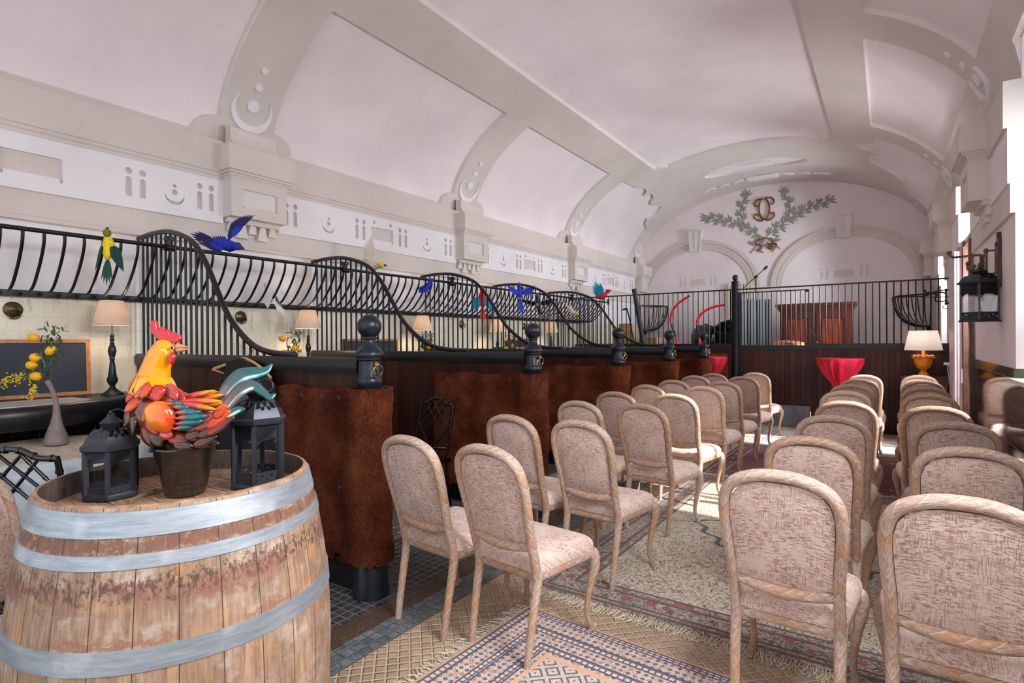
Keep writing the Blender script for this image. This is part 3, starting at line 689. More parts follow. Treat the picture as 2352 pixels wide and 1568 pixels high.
# sunk ornaments drawn on the lunettes: thin grey inlays behind a thin rim
m = MB()
for cx in (-4.04, -.82):
    z0 = 2.80
    for q in (-.365, .365):
        for h in ii(cx+q*1.05): m.plate([(a, b+.08) for a, b in h], [], em, 0, .003)
    fr_ = frame_hole(cx)
    for h in fr_: m.plate([(a, b+.07) for a, b in h], [], em, 0, .003)
struct(m, 'trim_12', 'grey_plaster', smooth=False)

# windows and door of the right wall
for k, (a, b, sill) in enumerate(OPEN):
    door = sill < 0; m = MB(); x = XR+WT-.09; z0 = max(sill, 2.7 if door else sill)
    for (p, q) in ((a, a+.06), (b-.06, b), ((a+b)/2-.03, (a+b)/2+.03)): m.bx(x-.03, x+.03, p, q, z0, HEAD)
    for z in (z0+.03, z0+(HEAD-z0)*.5, HEAD-.03): m.bx(x-.025, x+.025, a+.06, (a+b)/2-.03, z-.03, z+.03); m.bx(x-.025, x+.025, (a+b)/2+.03, b-.06, z-.03, z+.03)
    win = struct(m, 'window_%d' % (k+1), 'sash_white', smooth=False)
    m = MB(); m.bx(x-.004, x+.004, a+.06, b-.06, z0+.03, HEAD-.03); g_ = m.build('window_glass', 'glass', win, smooth=False); g_['label'] = 'clear glass pane'
    if k < 2: m = MB(); m.bx(x-.06, x-.056, a+.01, b-.01, sill+.05, HEAD-.02); bl = m.build('added_sun_screen', 'white_shade', None, smooth=False); tag(bl, 'white sheet added to soften the sun in the %s window behind the camera' % ('first', 'second')[k], 'sun screen')  # unseen sheets added in the near windows to block and diffuse the sun
    if not door:
        m = MB(); m.bx(XR-.05, XR+WT-.13, a-.03, b+.03, sill, sill+.03); struct(m, 'trim_%d' % (20+k), 'marble', smooth=False)
# door jambs of dark wood with a tall boarded leaf opened inwards
m = MB(); m.bx(XR-.05, XR+.02, 8.02, 8.14, fz(8), 2.58); m.bx(XR-.02, XR+.10, 8.14, 8.26, fz(8), 2.74); m.bx(XR-.01, XR+.08, 9.08, 9.2, fz(9), 2.70); m.bx(XR+.0, XR+.08, 8.26, 9.08, 2.62, 2.70)
struct(m, 'door_1', 'door_wood', smooth=False)
# ================================================================== STALLS
PY = [2.19, 3.98, 5.78, 7.51, 9.25]; PX = -2.5; GY = 10.5
ORD = ['nearest', 'second', 'third', 'fourth', 'fifth']
# --- posts
def make_post():
    r = empty('hitching_post', (PX, PY[0], fz(PY[0])), 'black iron stall post', 'post', 'iron posts ending the stall partitions')
    m = MB(); m.lathe([(.108, 0), (.108, .02), (.10, .05), (.094, .17), (.078, .20), (.066, .22), (.064, 1.16), (.064, 1.20), (.072, 1.215), (.078, 1.235), (.072, 1.258), (.064, 1.27), (.0635, 1.355), (.072, 1.365), (.072, 1.372), (.080, 1.378), (.084, 1.392), (.078, 1.41), (.060, 1.428), (.044, 1.445), (.037, 1.465), (.034, 1.478), (.043, 1.486), (.043, 1.494), (.030, 1.50), (.02, 1.505)], n=28, closed=True)
    m.build('shaft', 'iron_post', r)
    m = MB(); m.sph((0, 0, 1.557), .070, 14); m.build('ball_finial', 'iron_post', r)
    m = MB(); m.cyl((.055, -.012, 1.335), (.078, -.016, 1.335), .018, 14, .016); m.sph((.083, -.017, 1.335), .013, 8); b = m.build('ring_boss', 'brass', r)
    m = MB(); m.tube([(.088+.008*math.cos(a), -.018+.036*math.sin(a), 1.296+.036*math.cos(a)) for a in [2*PI*i/24 for i in range(24)]], .0052, 8, True); m.build('ring', 'brass', r)
    return r
post0 = make_post()
for i, y in enumerate(PY):
    o = post0 if i == 0 else copy_tree(post0); o.location = (PX, y, fz(y))
    o['label'] = '%s black iron stall post with ball top and brass tie ring' % ('nearest' if i == 0 else ORD[i]) + ('' if i == 0 else ', counted from the barrel')
# --- partitions with the swooping railing
def curve_z(x):
    pts = [(-5.5, 2.385), (-5.35, 2.40), (-5.2, 2.405), (-5.0, 2.395), (-4.85, 2.37), (-4.67, 2.315), (-4.5, 2.235), (-4.35, 2.09), (-4.2, 1.88), (-4.05, 1.68), (-3.92, 1.565), (-3.75, 1.455), (-3.6, 1.41), (-3.5, 1.392), (-3.35, 1.382), (-3.22, 1.378)]
    for (a, za), (b, zb) in zip(pts, pts[1:]):
        if a <= x <= b: return za+(zb-za)*(x-a)/(b-a)
    return pts[-1][1]
def make_partition():
    r = empty('stall_partition', (0, PY[0], 0), 'partition', 'partition', 'stall partitions with swooping railings')
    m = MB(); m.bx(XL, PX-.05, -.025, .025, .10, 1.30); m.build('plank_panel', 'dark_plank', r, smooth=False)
    m = MB(); m.bx(XL, PX-.04, -.035, .035, -.03, .13); m.build('base_rail', 'cap_black', r, smooth=False)
    m = MB(); L = [(-.045, 1.275), (.045, 1.275), (.052, 1.30), (.052, 1.345), (.036, 1.368), (-.036, 1.368), (-.052, 1.345), (-.052, 1.30)]
    vs = [(x, a, b) for x in (XL+.02, PX-.055) for a, b in L]; m.add(vs, [(k, (k+1) % 8, 8+(k+1) % 8, 8+k) for k in range(8)]+[tuple(range(8))[::-1], tuple(range(8, 16))]); m.build('cap_rail', 'cap_black', r, sharp=50)
    xs = [-5.50+.03*i for i in range(77)]
    m = MB(); m.tube(bez([(x, 0, curve_z(x)) for x in xs[::4]], 4), .021, 10); m.sph((-5.50, 0, 2.385), .023, 6); m.sph((-3.22, 0, 1.379), .022, 6); m.build('curved_rail', 'iron_brown', r)
    b0 = None
    for i in range(23):
        x = -5.42+.084*i; z1 = curve_z(x)
        m = MB(); m.cyl((x, 0, 1.36), (x, 0, z1), .0100, 8); m.build('bar', 'iron', r)
    m = MB(); m.cyl((-4.93, -.045, 2.25), (-4.93, .045, 2.25), .028, 12); m.bx(-4.95, -4.91, -.02, .02, 2.25, 2.345); m.bx(-4.965, -4.895, -.03, .03, 2.31, 2.34); m.build('rack_clamp', 'iron', r)
    return r
part0 = make_partition()
for i, y in enumerate(PY):
    o = part0 if i == 0 else copy_tree(part0); o.location = (0, y, fz(y)*.6)
    o['label'] = '%s dark plank stall partition%s with a swooping iron railing' % (ORD[i], '' if i == 0 else ' from the barrel')
# --- coir mats wrapped over each partition end
def make_mat(seed):
    rnd = random.Random(seed)
    r = empty('coir_mat', (0, 0, 0), 'mat', 'mat', 'rust brown coir mats on the stall partitions')
    # outline (horizontal section) front side, round the post, back side
    path = [(-3.58, -.040)]+[(-3.58+.1*i, -.042) for i in range(1, 10)]+[(-2.66, -.05), (-2.60, -.075)]
    for a in range(-110, 111, 22): path.append((PX+.118*math.cos(math.radians(a)), .112*math.sin(math.radians(a))))
    path += [(-2.60, .075), (-2.66, .05)]+[(-2.70-.1*i, .042) for i in range(0, 9)]+[(-3.58, .040)]
    # resample
    P = [Vector((p[0], p[1], 0)) for p in path]; D = [0]
    for i in range(1, len(P)): D.append(D[-1]+(P[i]-P[i-1]).length)
    N_ = 150; pts = []
    for i in range(N_+1):
        d = D[-1]*i/N_; k = max(j for j in range(len(D)) if D[j] <= d+1e-9); k = min(k, len(P)-2); pts.append(P[k].lerp(P[k+1], (d-D[k])/(D[k+1]-D[k]+1e-9)))
    vs = []; rows = 60; top = []; bot = []
    for i, p in enumerate(pts):
        xx = p.x; sc_ = .018*abs(math.sin((xx+3.58)*7.5)) if xx < -2.66 else .0
        top.append(1.198-sc_+rnd.uniform(-.004, .004)); bot.append(.155+.05*(1 if xx > -2.75 else 0)+rnd.uniform(-.012, .012))
    for side in (0, 1):
        for j in range(rows+1):
            for i, p in enumerate(pts):
                a = pts[max(0, i-1)]; b = pts[min(N_, i+1)]; t = (b-a).normalized(); nn = Vector((t.y, -t.x, 0))
                q = p+nn*(.016*side*(1.0)+(rnd.uniform(-.004, .004) if side else 0)+(.006*math.sin(xx*3+j*.2) if side else 0)); z = bot[i]+(top[i]-bot[i])*j/rows
                vs.append((q.x, q.y, z))
    W1 = N_+1; off = W1*(rows+1); fs = []
    for j in range(rows):
        for i in range(N_): a = j*W1+i; fs.append((a, a+1, a+W1+1, a+W1)); fs.append((off+a, off+a+W1, off+a+W1+1, off+a+1))
    for i in range(N_): fs.append((i, off+i, off+i+1, i+1)); a = rows*W1+i; fs.append((a, a+1, off+a+1, off+a))
    for j in range(rows):
        for i in (0, N_): a = j*W1+i; fs.append((a, a+W1, off+a+W1, off+a))
    m = MB(); m.add(vs, fs); m.build('mat_body', 'coir', r, sharp=60)
    for x in (-3.50, -3.28, -3.06, -2.86, -2.70):
        m = MB(); m.lathe([(.001, .0), (.019, .0), (.017, .006), (.008, .009), (.001, .010)], n=14, M4=Matrix.Translation((x, -.058, 1.135)) @ Matrix.Rotation(PI/2, 4, 'X')); m.build('stud', 'stud', r)
    for z in (.98, .60):
        m = MB(); m.lathe([(.001, .0), (.019, .0), (.017, .006), (.008, .009), (.001, .010)], n=14, M4=Matrix.Translation((-2.70 if z < .9 else -3.50, -.058, z)) @ Matrix.Rotation(PI/2, 4, 'X')); m.build('stud', 'stud', r)
    return r
mat0 = make_mat(3)
for i, y in enumerate(PY):
    o = mat0 if i == 0 else copy_tree(mat0); o.location = (0, y, fz(y))
    o['label'] = '%s shaggy rust brown coir mat studded round a stall post%s' % (ORD[i], '' if i == 0 else ', counted from the barrel')
# --- hay rack along the left wall
r = empty('hay_rack', (XL, 5, 2.0), 'long black iron hay rack running along the left wall above the tiles', 'rack')
r.location = (0, 0, 0)
m = MB(); m.cyl((-4.93, -1.0, 2.25), (-4.93, 10.92, 2.25), .0165, 10); m.build('top_rail', 'iron', r)
m = MB(); m.bx(-5.50, -5.452, -1.0, 10.7, 1.815, 1.865); m.build('bottom_rail', 'iron', r, smooth=False)
pb = bez([(-4.93, 0, 2.245), (-4.94, 0, 2.17), (-4.995, 0, 2.07), (-5.07, 0, 1.975), (-5.16, 0, 1.885), (-5.25, 0, 1.842), (-5.36, 0, 1.835), (-5.47, 0, 1.84)], 3)
bar = None
m = MB(); m.tube(pb, .0108, 8); bar = m.build('bar', 'iron', r)
for i in range(92):
    o = bar if i == 0 else bar.copy()
    if i: COL.objects.link(o); o.parent = r
    o.location = (0, -.05+.118*i, 0)
for y in (10.88,):
    m = MB(); m.cyl((-4.93, y, 2.20), (-4.93, y, 2.32), .02, 10); m.build('end_knob', 'iron', r)
# --- mangers (thick black shelves)
def make_manger():
    m = MB(); o = [(-5.5, -1.55), (-5.5, 0), (-5.0, 0), (-4.93, -.12), (-4.84, -.30), (-4.74, -.55), (-4.67, -.80), (-4.65, -1.0), (-4.70, -1.25), (-4.82, -1.45), (-5.0, -1.55)]
    m.plate(o, [], lambda a, b, d: Vector((a, b, d)), .0, .0); m = MB()
    prof = [(.10, 0), (.03, .03), (0, .08), (0, .12), (.015, .15), (.03, .16)]
    cx, cy = -5.3, -.8; n_ = len(o); vs = []
    for (q, z) in prof:
        for (a, b) in o:
            k = 1-q/.9 if a > -5.45 else 1; vs.append((cx+(a-cx)*k if a > -5.45 else a, cy+(b-cy)*(1-q/1.2) if a > -5.45 else b, .875+z))
    fs = [(j*n_+i, j*n_+(i+1) % n_, (j+1)*n_+(i+1) % n_, (j+1)*n_+i) for j in range(len(prof)-1) for i in range(n_)]
    fs += [tuple(range(n_))[::-1], tuple(range((len(prof)-1)*n_, len(prof)*n_))]; m.add(vs, fs); return m.build('manger', 'cap_black', None, sharp=50)
mg = make_manger()
for i, y in enumerate(PY):
    o = mg if i == 0 else mg.copy()
    if i: COL.objects.link(o)
    o.location = (0, y-.05, 0)
    tag(o, 'thick black manger shelf in the %s stall from the camera, under its lamp' % ('first', 'second', 'third', 'fourth', 'fifth')[i], 'shelf', 'black mangers along the left wall')
m = MB(); m.plate([(-5.2, .55), (-4.86, .65), (-4.74, .95), (-4.74, 1.25), (-4.84, 1.55), (-4.90, 1.62), (-5.2, 1.6)], [], lambda a, b, d: Vector((a, b, d)), 1.036, 1.043)
o = m.build('marble_slab', 'marble', None, smooth=False); tag(o, 'pale marble slab lying on the nearest black manger shelf', 'slab')
# --- table lamps on the mangers
def make_lamp():
    r = empty('table_lamp', (0, 0, 0), 'lamp', 'lamp', 'table lamps along the left wall')
    m = MB(); m.lathe([(.078, 0), (.078, .012), (.066, .02), (.04, .04), (.022, .06), (.018, .075), (.032, .10), (.040, .125), (.034, .137), (.036, .142), (.030, .15), (.024, .20), (.018, .255), (.014, .28), (.020, .29), (.016, .30), (.024, .33), (.030, .355), (.024, .39), (.013, .415), (.018, .425), (.012, .435), (.018, .45), (.012, .46), (.017, .475), (.012, .49), (.006, .50)], n=20, closed=True); m.build('turned_base', 'iron_post', r)
    m = MB(); m.cyl((0, 0, .49), (0, 0, .66), .004, 8); m.build('stem', 'old_brass', r)
    m = MB(); m.lathe([(.135, .565), (.080, .765)], n=36); m.lathe([(.133, .565), (.078, .765)], n=36); m.build('lamp_shade', 'linen_shade', r, sharp=80)
    m = MB(); m.sph((0, 0, .665), .022, 8); m.build('bulb', 'bulb', r)
    return r
LY = [1.87, 3.70, 5.48, 7.21, 8.92]
lamp0 = make_lamp()
for i, y in enumerate(LY):
    o = lamp0 if i == 0 else copy_tree(lamp0); o.location = (-5.2, y, 1.035)
    o['label'] = 'lit table lamp with a pink linen shade, %s from the camera on the left wall' % ORD[i]
    l = bpy.data.lights.new('lamp_light', 'POINT'); l.energy = 9 if i == 0 else 7; l.color = (1, .76, .50); l.shadow_soft_size = .03
    lo = bpy.data.objects.new('lamp_light', l); COL.objects.link(lo); lo.parent = o; lo.location = (0, 0, .665)
# --- brass rings on the tiles
def make_ring():
    r = empty('wall_ring', (0, 0, 0), 'ring', 'ring', 'brass tethering rings on the tiled wall'); R90 = Matrix.Rotation(PI/2, 4, 'Y')
    m = MB(); m.lathe([(.060, 0), (.060, .006), (.052, .014), (.040, .016), (.030, .024), (.012, .030), (.001, .031)], n=24, M4=R90); m.build('rosette', 'old_brass', r)
    m = MB(); m.tube([(.044+.012*math.cos(a), .036*math.sin(a), -.034+.036*math.cos(a)) for a in [2*PI*i/24 for i in range(24)]], .0055, 8, True); m.build('ring', 'old_brass', r); return r
g0 = make_ring()
for i, y in enumerate((1.33, 3.116, 4.89, 6.666, 8.45)):
    o = g0 if i == 0 else copy_tree(g0); o.location = (XL, y, 1.715)
    o['label'] = 'round brass tethering ring on the tiles, %s from the camera' % ORD[i]
# --- blackboards standing on the mangers
def make_board(w_):
    r = empty('blackboard', (0, 0, 0), 'board', 'blackboard', 'framed blackboards on the mangers'); h = .45
    m = MB(); m.bx(-.008, .008, -w_, 0, .0, h); m.build('slate', 'blackboard', r, smooth=False)
    m = MB(); fr = lambda a, b, d: Vector((d, a, b)); m.plate([(-w_, 0), (0, 0), (0, h), (-w_, h)], [[(-w_+.028, .028), (-.028, .028), (-.028, h-.028), (-w_+.028, h-.028)]], fr, -.012, .018); m.build('frame', 'frame_wood', r, smooth=False); return r
for i, (y1, w_, q) in enumerate(((1.80, 1.0, 'behind the lemon branches'), (5.27, .88, 'behind the railing in the third stall'), (8.52, .68, 'in the fifth stall'))):
    o = make_board(w_); o.location = (-5.44, y1, 1.038); o.rotation_euler.y = math.radians(-3); o['label'] = 'wood-framed dark blackboard '+q
# --- round tables with cloths, vases with lemons, black chairs
def make_table(cx, cy, idx):
    st = ('first', 'second', 'third', 'fourth')[idx]
    r = empty('round_table', (cx, cy, fz(cy)), 'round table hidden under a cloth in the %s stall' % st, 'table', 'round tables in the stalls')
    m = MB(); m.lathe([(.53, .765), (.54, .775), (.54, .79), (.0001, .79)], n=48); m.lathe([(.0001, .765), (.53, .765)], n=48); m.build('tabletop', 'dark_wood', r)
    m = MB(); m.lathe([(.25, .0), (.25, .02), (.06, .06), (.04, .1), (.04, .765)], n=20, closed=True); m.build('pedestal', 'dark_wood', r)
    m = MB(); n_ = 96; vs = []; rr = [(.0001, .796), (.3, .796), (.50, .796), (.545, .794), (.556, .78), (.565, .70), (.585, .56), (.60, .44), (.61, .36)]
    for j, (q, z) in enumerate(rr):
        for k in range(n_):
            a = 2*PI*k/n_; am = max(0, (.76-z))*.22; q2 = q+am*math.sin(a*9+1.3*math.sin(a*2+idx)); vs.append((q2*math.cos(a), q2*math.sin(a), z))
    m.add(vs, [(j*n_+k, j*n_+(k+1) % n_, (j+1)*n_+(k+1) % n_, (j+1)*n_+k) for j in range(len(rr)-1) for k in range(n_)], None, 0)
    for i, f in enumerate(m.f): m.mi[i] = 0 if i < n_*3 else 1
    o = m.build('tablecloth', ['stone_cloth', 'grey_cloth'], None, sharp=70, loc=(cx, cy, fz(cy))); tag(o, 'grey draped cloth with a stone coloured top over the round table, %s stall' % st, 'tablecloth', 'cloths on the stall tables')
def make_vase():
    r = empty('vase', (0, 0, 0), 'vase', 'vase', 'vases with lemon branches')
    pts = bez([(0, 0, 0), (0, 0, .02), (0, 0, .07), (0, 0, .13), (.004, 0, .20), (.0, 0, .27), (-.012, 0, .33), (-.035, 0, .385), (-.055, 0, .42)], 4)
    rad = []
    for i in range(len(pts)):
        t = i/(len(pts)-1); tab = [(0, .040), (.05, .062), (.14, .068), (.25, .058), (.38, .036), (.5, .022), (.65, .0155), (.85, .014), (1, .017)]
        for (a, ra), (b, rb_) in zip(tab, tab[1:]):
            if a <= t <= b: rad.append(ra+(rb_-ra)*(t-a)/(b-a)); break
    m = MB(); m.tube(pts, rad, 20); m.build('bottle', 'vase', r); return r
def make_branch():
    rnd = random.Random(11)
    r = empty('lemon_branch', (0, 0, 0), 'branch', 'flowers', 'lemon and mimosa branches in the vases')
    m = MB(); m.tube(bez([(-.052, 0, .40), (-.06, 0, .46), (-.045, 0, .52), (-.075, 0, .58), (-.10, 0, .66), (-.085, 0, .72)], 5), .0035, 6); m.tube(bez([(-.05, 0, .45), (-.03, -.02, .56), (-.02, 0, .70)], 5), .003, 6); m.tube(bez([(-.055, 0, .42), (-.12, 0, .46), (-.25, -.02, .45), (-.34, -.03, .41)], 5), .0025, 6); m.tube(bez([(-.055, 0, .42), (-.10, -.03, .40), (-.14, -.05, .32)], 4), .0025, 6); m.build('twigs', 'twig', r)
    for (x, y, z, a) in ((-.135, -.01, .705, .3), (-.015, -.02, .62, -.8), (-.115, -.02, .575, .2), (-.13, -.03, .525, .1), (-.095, -.04, .455, .1)):
        m = MB(); M4 = Matrix.Translation((x, y, z)) @ Matrix.Rotation(a, 4, 'Y')
        m.lathe([(.0005, -.043), (.005, -.040), (.010, -.034), (.021, -.025), (.028, -.010), (.029, .004), (.024, .020), (.013, .031), (.005, .036), (.0005, .038)], n=16, M4=M4 @ Matrix.Rotation(PI/2, 4, 'Y')); m.build('lemon', 'lemon', r)
    m = MB()
    for k in range(150):
        c = rnd.choice([(-.02, .0, .68), (-.03, 0, .74), (-.04, -.01, .55), (-.06, 0, .48), (-.15, -.01, .47), (-.03, 0, .60)])
        p = Vector(c)+Vector((rnd.uniform(-.05, .05), rnd.uniform(-.04, .04), rnd.uniform(-.04, .04)))
        M4 = Matrix.Translation(p) @ Euler((rnd.uniform(-1, 1), rnd.uniform(-1.4, 1.4), rnd.uniform(0, 6.3))).to_matrix().to_4x4(); m.leaf(M4, .05, .012, .1, 4)
    m.build('leaves', 'leaf_green', r)
    m = MB()
    for k in range(170):
        t = rnd.random(); q = rnd.random()
        if q < .65: p = Vector((-.14-.20*t, -.02, .455-.05*t*t))+Vector((rnd.gauss(0, .016), rnd.gauss(0, .02), rnd.gauss(0, .018)))
        else: p = Vector((-.10-.04*t, -.04, .40-.09*t))+Vector((rnd.gauss(0, .008), rnd.gauss(0, .01), rnd.gauss(0, .01)))
        m.sph(p, .0055, 3)
    b = m.build('mimosa_blossom', 'mimosa', r); b['label'] = 'yellow mimosa blossom'; return r
TC = [(-4.42, 1.25), (-4.42, 3.04), (-4.42, 4.83), (-4.42, 6.60)]
v0 = make_vase(); br0 = make_branch()
for i, (cx, cy) in enumerate(TC):
    make_table(cx, cy, i); v = v0 if i == 0 else copy_tree(v0); b = br0 if i == 0 else copy_tree(br0)
    p = (-4.50, cy+.05, fz(cy)+.797); st = ('first', 'second', 'third', 'fourth')[i]
    v.location = p; b.location = p; v.rotation_euler.z = b.rotation_euler.z = TH
    v['label'] = 'matt mauve bottle vase with a bent neck on the table, %s stall' % st
    b['label'] = 'sprig of lemons, green leaves and yellow mimosa in the vase, %s stall' % st
# --- chinoiserie bamboo chairs
def make_bamboo():
    r = empty('bamboo_chair', (0, 0, 0), 'chair', 'chair', 'black lattice-back chairs'); W2 = .22
    def bam(p, rad=.013, name='rail', par=None, m=None):
        own = m is None; m = m or MB(); P = [Vector(q) for q in p]; m.tube(bez(P, 4) if len(P) > 2 else P, rad, 10)
        for i in range(len(P)-1):
            n_ = max(1, int((P[i+1]-P[i]).length/.13))
            for k in range(1, n_+1):
                c = P[i].lerp(P[i+1], k/(n_+.5)); d = (P[i+1]-P[i]).normalized()*.006; m.cyl(c-d, c+d, rad*1.25, 10)
        return m
    for s in (-1, 1):
        bam([(s*W2, 0, 0), (s*W2, .04, .44), (s*W2*.98, -.05, .90)], .0145).build('rear_post', 'black_lacquer', r); bam([(s*.23, .42, 0), (s*.23, .40, .43)], .015).build('leg', 'black_lacquer', r)
    bam([(-W2, -.05, .90), (-.13, -.052, .905), (-.06, -.052, .94), (0, -.052, .95), (.06, -.052, .94), (.13, -.052, .905), (W2, -.05, .90)], .015).build('top_rail', 'black_lacquer', r)
    bam([(-W2, .03, .52), (0, .02, .50), (W2, .03, .52)], .012).build('lower_rail', 'black_lacquer', r)
    m = MB(); yy = lambda z: .04-.09*(z-.44)/.46
    for (x0, z0, x1, z1) in ((-.20, .53, .13, .90), (.20, .53, -.13, .90), (-.21, .72, -.06, .54), (.21, .72, .06, .54), (-.21, .72, -.05, .925), (.21, .72, .05, .925), (-.06, .93, .20, .66), (.06, .93, -.20, .66)):
        m = bam([(x0, yy(z0), z0), (x1, yy(z1), z1)], .0085, m=m)
    m.build('lattice', 'black_lacquer', r)
    m = MB(); m.bx(-.235, .235, .0, .44, .40, .43); m.build('seat_frame', 'black_lacquer', r, smooth=False)
    m = MB(); m.sph((0, 0, 0), 1, 8, M4=Matrix.Translation((0, .22, .432)) @ Matrix.Diagonal((.22, .21, .035, 1))); m.build('seat_pad', 'black_cloth', r)
    m = MB(); bam([(-.22, .02, .18), (.22, .02, .18)], .009, m=m); bam([(-.22, .02, .22), (-.23, .41, .22)], .009, m=m); bam([(.22, .02, .22), (.23, .41, .22)], .009, m=m); m.build('stretcher', 'black_lacquer', r); return r
bc = make_bamboo(); bc.location = (-3.56, .88, fz(1)); bc.rotation_euler.z = math.radians(38)
bc['label'] = 'glossy black bamboo-style chair with a lattice back, behind the barrel by the cloth-covered table'
o = copy_tree(bc); o.location = (-3.46, 3.78, fz(3.8)); o.rotation_euler.z = math.radians(174); 
o['label'] = 'black lattice-back chair in shadow against the second partition, behind the pink chairs'

# ================================================================== END PARTITION AND GATE
r = empty('end_partition', (0, GY, 0), 'long dark plank end partition topped by a black iron bar railing', 'partition'); kx = (GY-0)/11.05; GZ = fz(GY)
gz = 2.335; x_post = -2.28; xg0, xg1 = -2.20, -1.10
for (a, b) in ((XL, x_post-.05), (xg1+.02, .77)):
    m = MB(); m.bx(a, b, -.03, .03, GZ-.04, 1.29); m.build('plank_panel', 'dark_plank', r, smooth=False)
    m = MB(); m.bx(a, b, -.05, .05, 1.285, 1.375); m.build('cap_rail', 'cap_black', r, smooth=False)
m = MB(); m.bx(XL, .76, -.022, .022, gz, gz+.022); m.build('top_rail', 'iron', r, smooth=False)
xs = [XL+.08+.0955*i for i in range(34)]+[xg1+.06+.0925*i for i in range(19)]
for x in xs:
    if x < x_post-.08 or xg1 < x < .74: m = MB(); m.cyl((x, 0, 1.37), (x, 0, gz), .0095, 8); m.build('bar', 'iron', r)
r = empty('stable_gate', (0, GY, 0), 'dark plank gate with iron bars beside the tall ball-topped post', 'gate')
m = MB(); m.bx(xg0, xg1, -.028, .028, GZ+.26, 1.27); m.build('plank_panel', 'dark_plank', r, smooth=False)
m = MB(); m.bx(xg0, xg1, -.04, .04, 1.26, 1.345); m.bx(xg0-.02, xg0+.025, -.035, .035, GZ+.02, 2.29); m.bx(xg1-.035, xg1, -.035, .035, GZ+.02, 1.30); m.bx(xg1-.016, xg1, -.01, .01, 1.3, 2.29); m.bx(xg0, xg1, -.012, .012, 2.272, 2.292); m.bx(xg1-.05, xg1, -.015, .015, 2.24, 2.285); m.build('gate_frame', 'cap_black', r, smooth=False)
m = MB(); m.bx(xg0, xg1, -.036, .02, GZ+.015, GZ+.37); o = m.build('kick_plate', 'steel_kick', r, smooth=False); o['label'] = 'grey metal kick plate'
for i in range(14):
    x = xg0+.075+.0745*i; m = MB(); m.cyl((x, 0, 1.34), (x, 0, 2.275), .0085, 8); m.build('bar', 'iron', r)
for z in (.72, 1.95): m = MB(); m.bx(xg0-.05, xg0+.01, -.05, -.03, z, z+.16); m.build('hinge', 'iron', r, smooth=False)
r = empty('gate_post', (x_post, GY, GZ), 'tall slender black iron post with a small ball, beside the gate', 'post')
m = MB(); m.lathe([(.064, 0), (.062, 2.50), (.070, 2.515), (.072, 2.535), (.05, 2.55), (.028, 2.565), (.026, 2.575)], n=24, closed=True); m.build('shaft', 'iron_post', r)
m = MB(); m.sph((0, 0, 2.615), .052, 10); m.cyl((0, 0, 2.66), (0, 0, 2.675), .01, 8, .002); m.build('ball_finial', 'iron_post', r)
# mat panel hung on the end partition
m = MB(); m.bx(-3.1, -2.40, GY-.075, GY-.03, .3, 1.19); o = m.build('coir_mat', 'coir', None); tag(o, 'flat brown coir panel on the end partition behind the small red table', 'mat')

# ================================================================== THINGS BEYOND THE GATE
def armoire():
    r = empty('armoire', (0, 0, 0), 'tall reddish cherry wood armoire with two panelled doors, behind the railing', 'wardrobe'); W2, D = .66, .50
    m = MB(); m.bx(-W2, W2, 0, D, 0, 2.12); m.build('body', 'cherry_dark', r, smooth=False)
    m = MB(); pr = [(.0, 2.10), (.02, 2.12), (.02, 2.15), (.05, 2.19), (.08, 2.22), (.08, 2.25), (.0, 2.26)]
    for k in range(len(pr)-1):
        a, z0 = pr[k]; b, z1 = pr[k+1]; m.bx(-W2-b, W2+b, -b, D, z0, max(z1, z0+.004))
    m.build('cornice', 'cherry_dark', r, smooth=False)
    fr = lambda a, b, d: Vector((a, -d, b))
    for s in (-1, 1):
        c = s*.315; m = MB(); pan = [(c-.20, 1.02), (c+.20, 1.02), (c+.20, 1.90)]+[(c+.20-.4*i/14, 1.90+.07*math.sin(PI*i/14)**.6*(1 if True else 0)+.03*math.cos(2*PI*i/14)) for i in range(1, 14)]+[(c-.20, 1.90)]
        low = [(c-.20, .22), (c+.20, .22), (c+.20, .92), (c-.20, .92)]
        m.plate([(c-.28, .14), (c+.28, .14), (c+.28, 2.06), (c-.28, 2.06)], [pan, low], fr, .0, .03); d_ = m.build('door', 'cherry_dark', r, smooth=False)
        m = MB(); cx_, cz_ = c, 1.4; m.plate([(cx_+(a-cx_)*.92, cz_+(b-cz_)*.96) for a, b in pan], [], fr, .002, .018); m.plate([(a, b) for a, b in low], [], fr, .002, .014); m.build('panel', 'cherry', d_, smooth=False)
        m = MB(); m.bx(c-s*.30-.008, c-s*.30+.008, -.045, -.03, 1.28, 1.62); m.sph((c-s*.285, -.05, 1.44), .02, 6); m.build('escutcheon', 'old_brass', d_)
    return r
o = armoire(); o.location = (-1.26, 13.0, fz(13)); 
# open stable door, dark boards
r = empty('stable_door', (-2.32, 11.0, GZ), 'open dark blue-grey boarded door standing behind the gate', 'door'); r.rotation_euler.z = math.radians(66)
m = MB(); m.bx(0, .86, -.02, .02, 0, 2.28); m.build('board_panel', 'dark_blue_board', r, smooth=False)
m = MB()
for i in range(9): m.bx(.02+i*.095, .08+i*.095, -.034, -.02, .02, 2.26)
m.bx(.85, .90, -.05, .03, 0, 2.28); m.build('boards', 'dark_blue_board', r, smooth=False)
# cream column radiator
r = empty('radiator', (-2.98, YE-.062, 0), 'tall cream column radiator on the end wall, behind the gate post', 'radiator')
for i in range(8): m = MB(); m.bx(-.29+i*.073, -.235+i*.073, -.05, .06, .12, 2.80); m.build('fin', 'cream_paint', r, smooth=False)
m = MB(); m.cyl((-.31, 0, 1.08), (.31, 0, 1.08), .02, 8); m.cyl((-.31, 0, 2.7), (.31, 0, 2.7), .02, 8); m.cyl((-.31, 0, 2.78), (-.31, 0, 2.83), .012, 8); m.build('pipe', 'cream_paint', r)
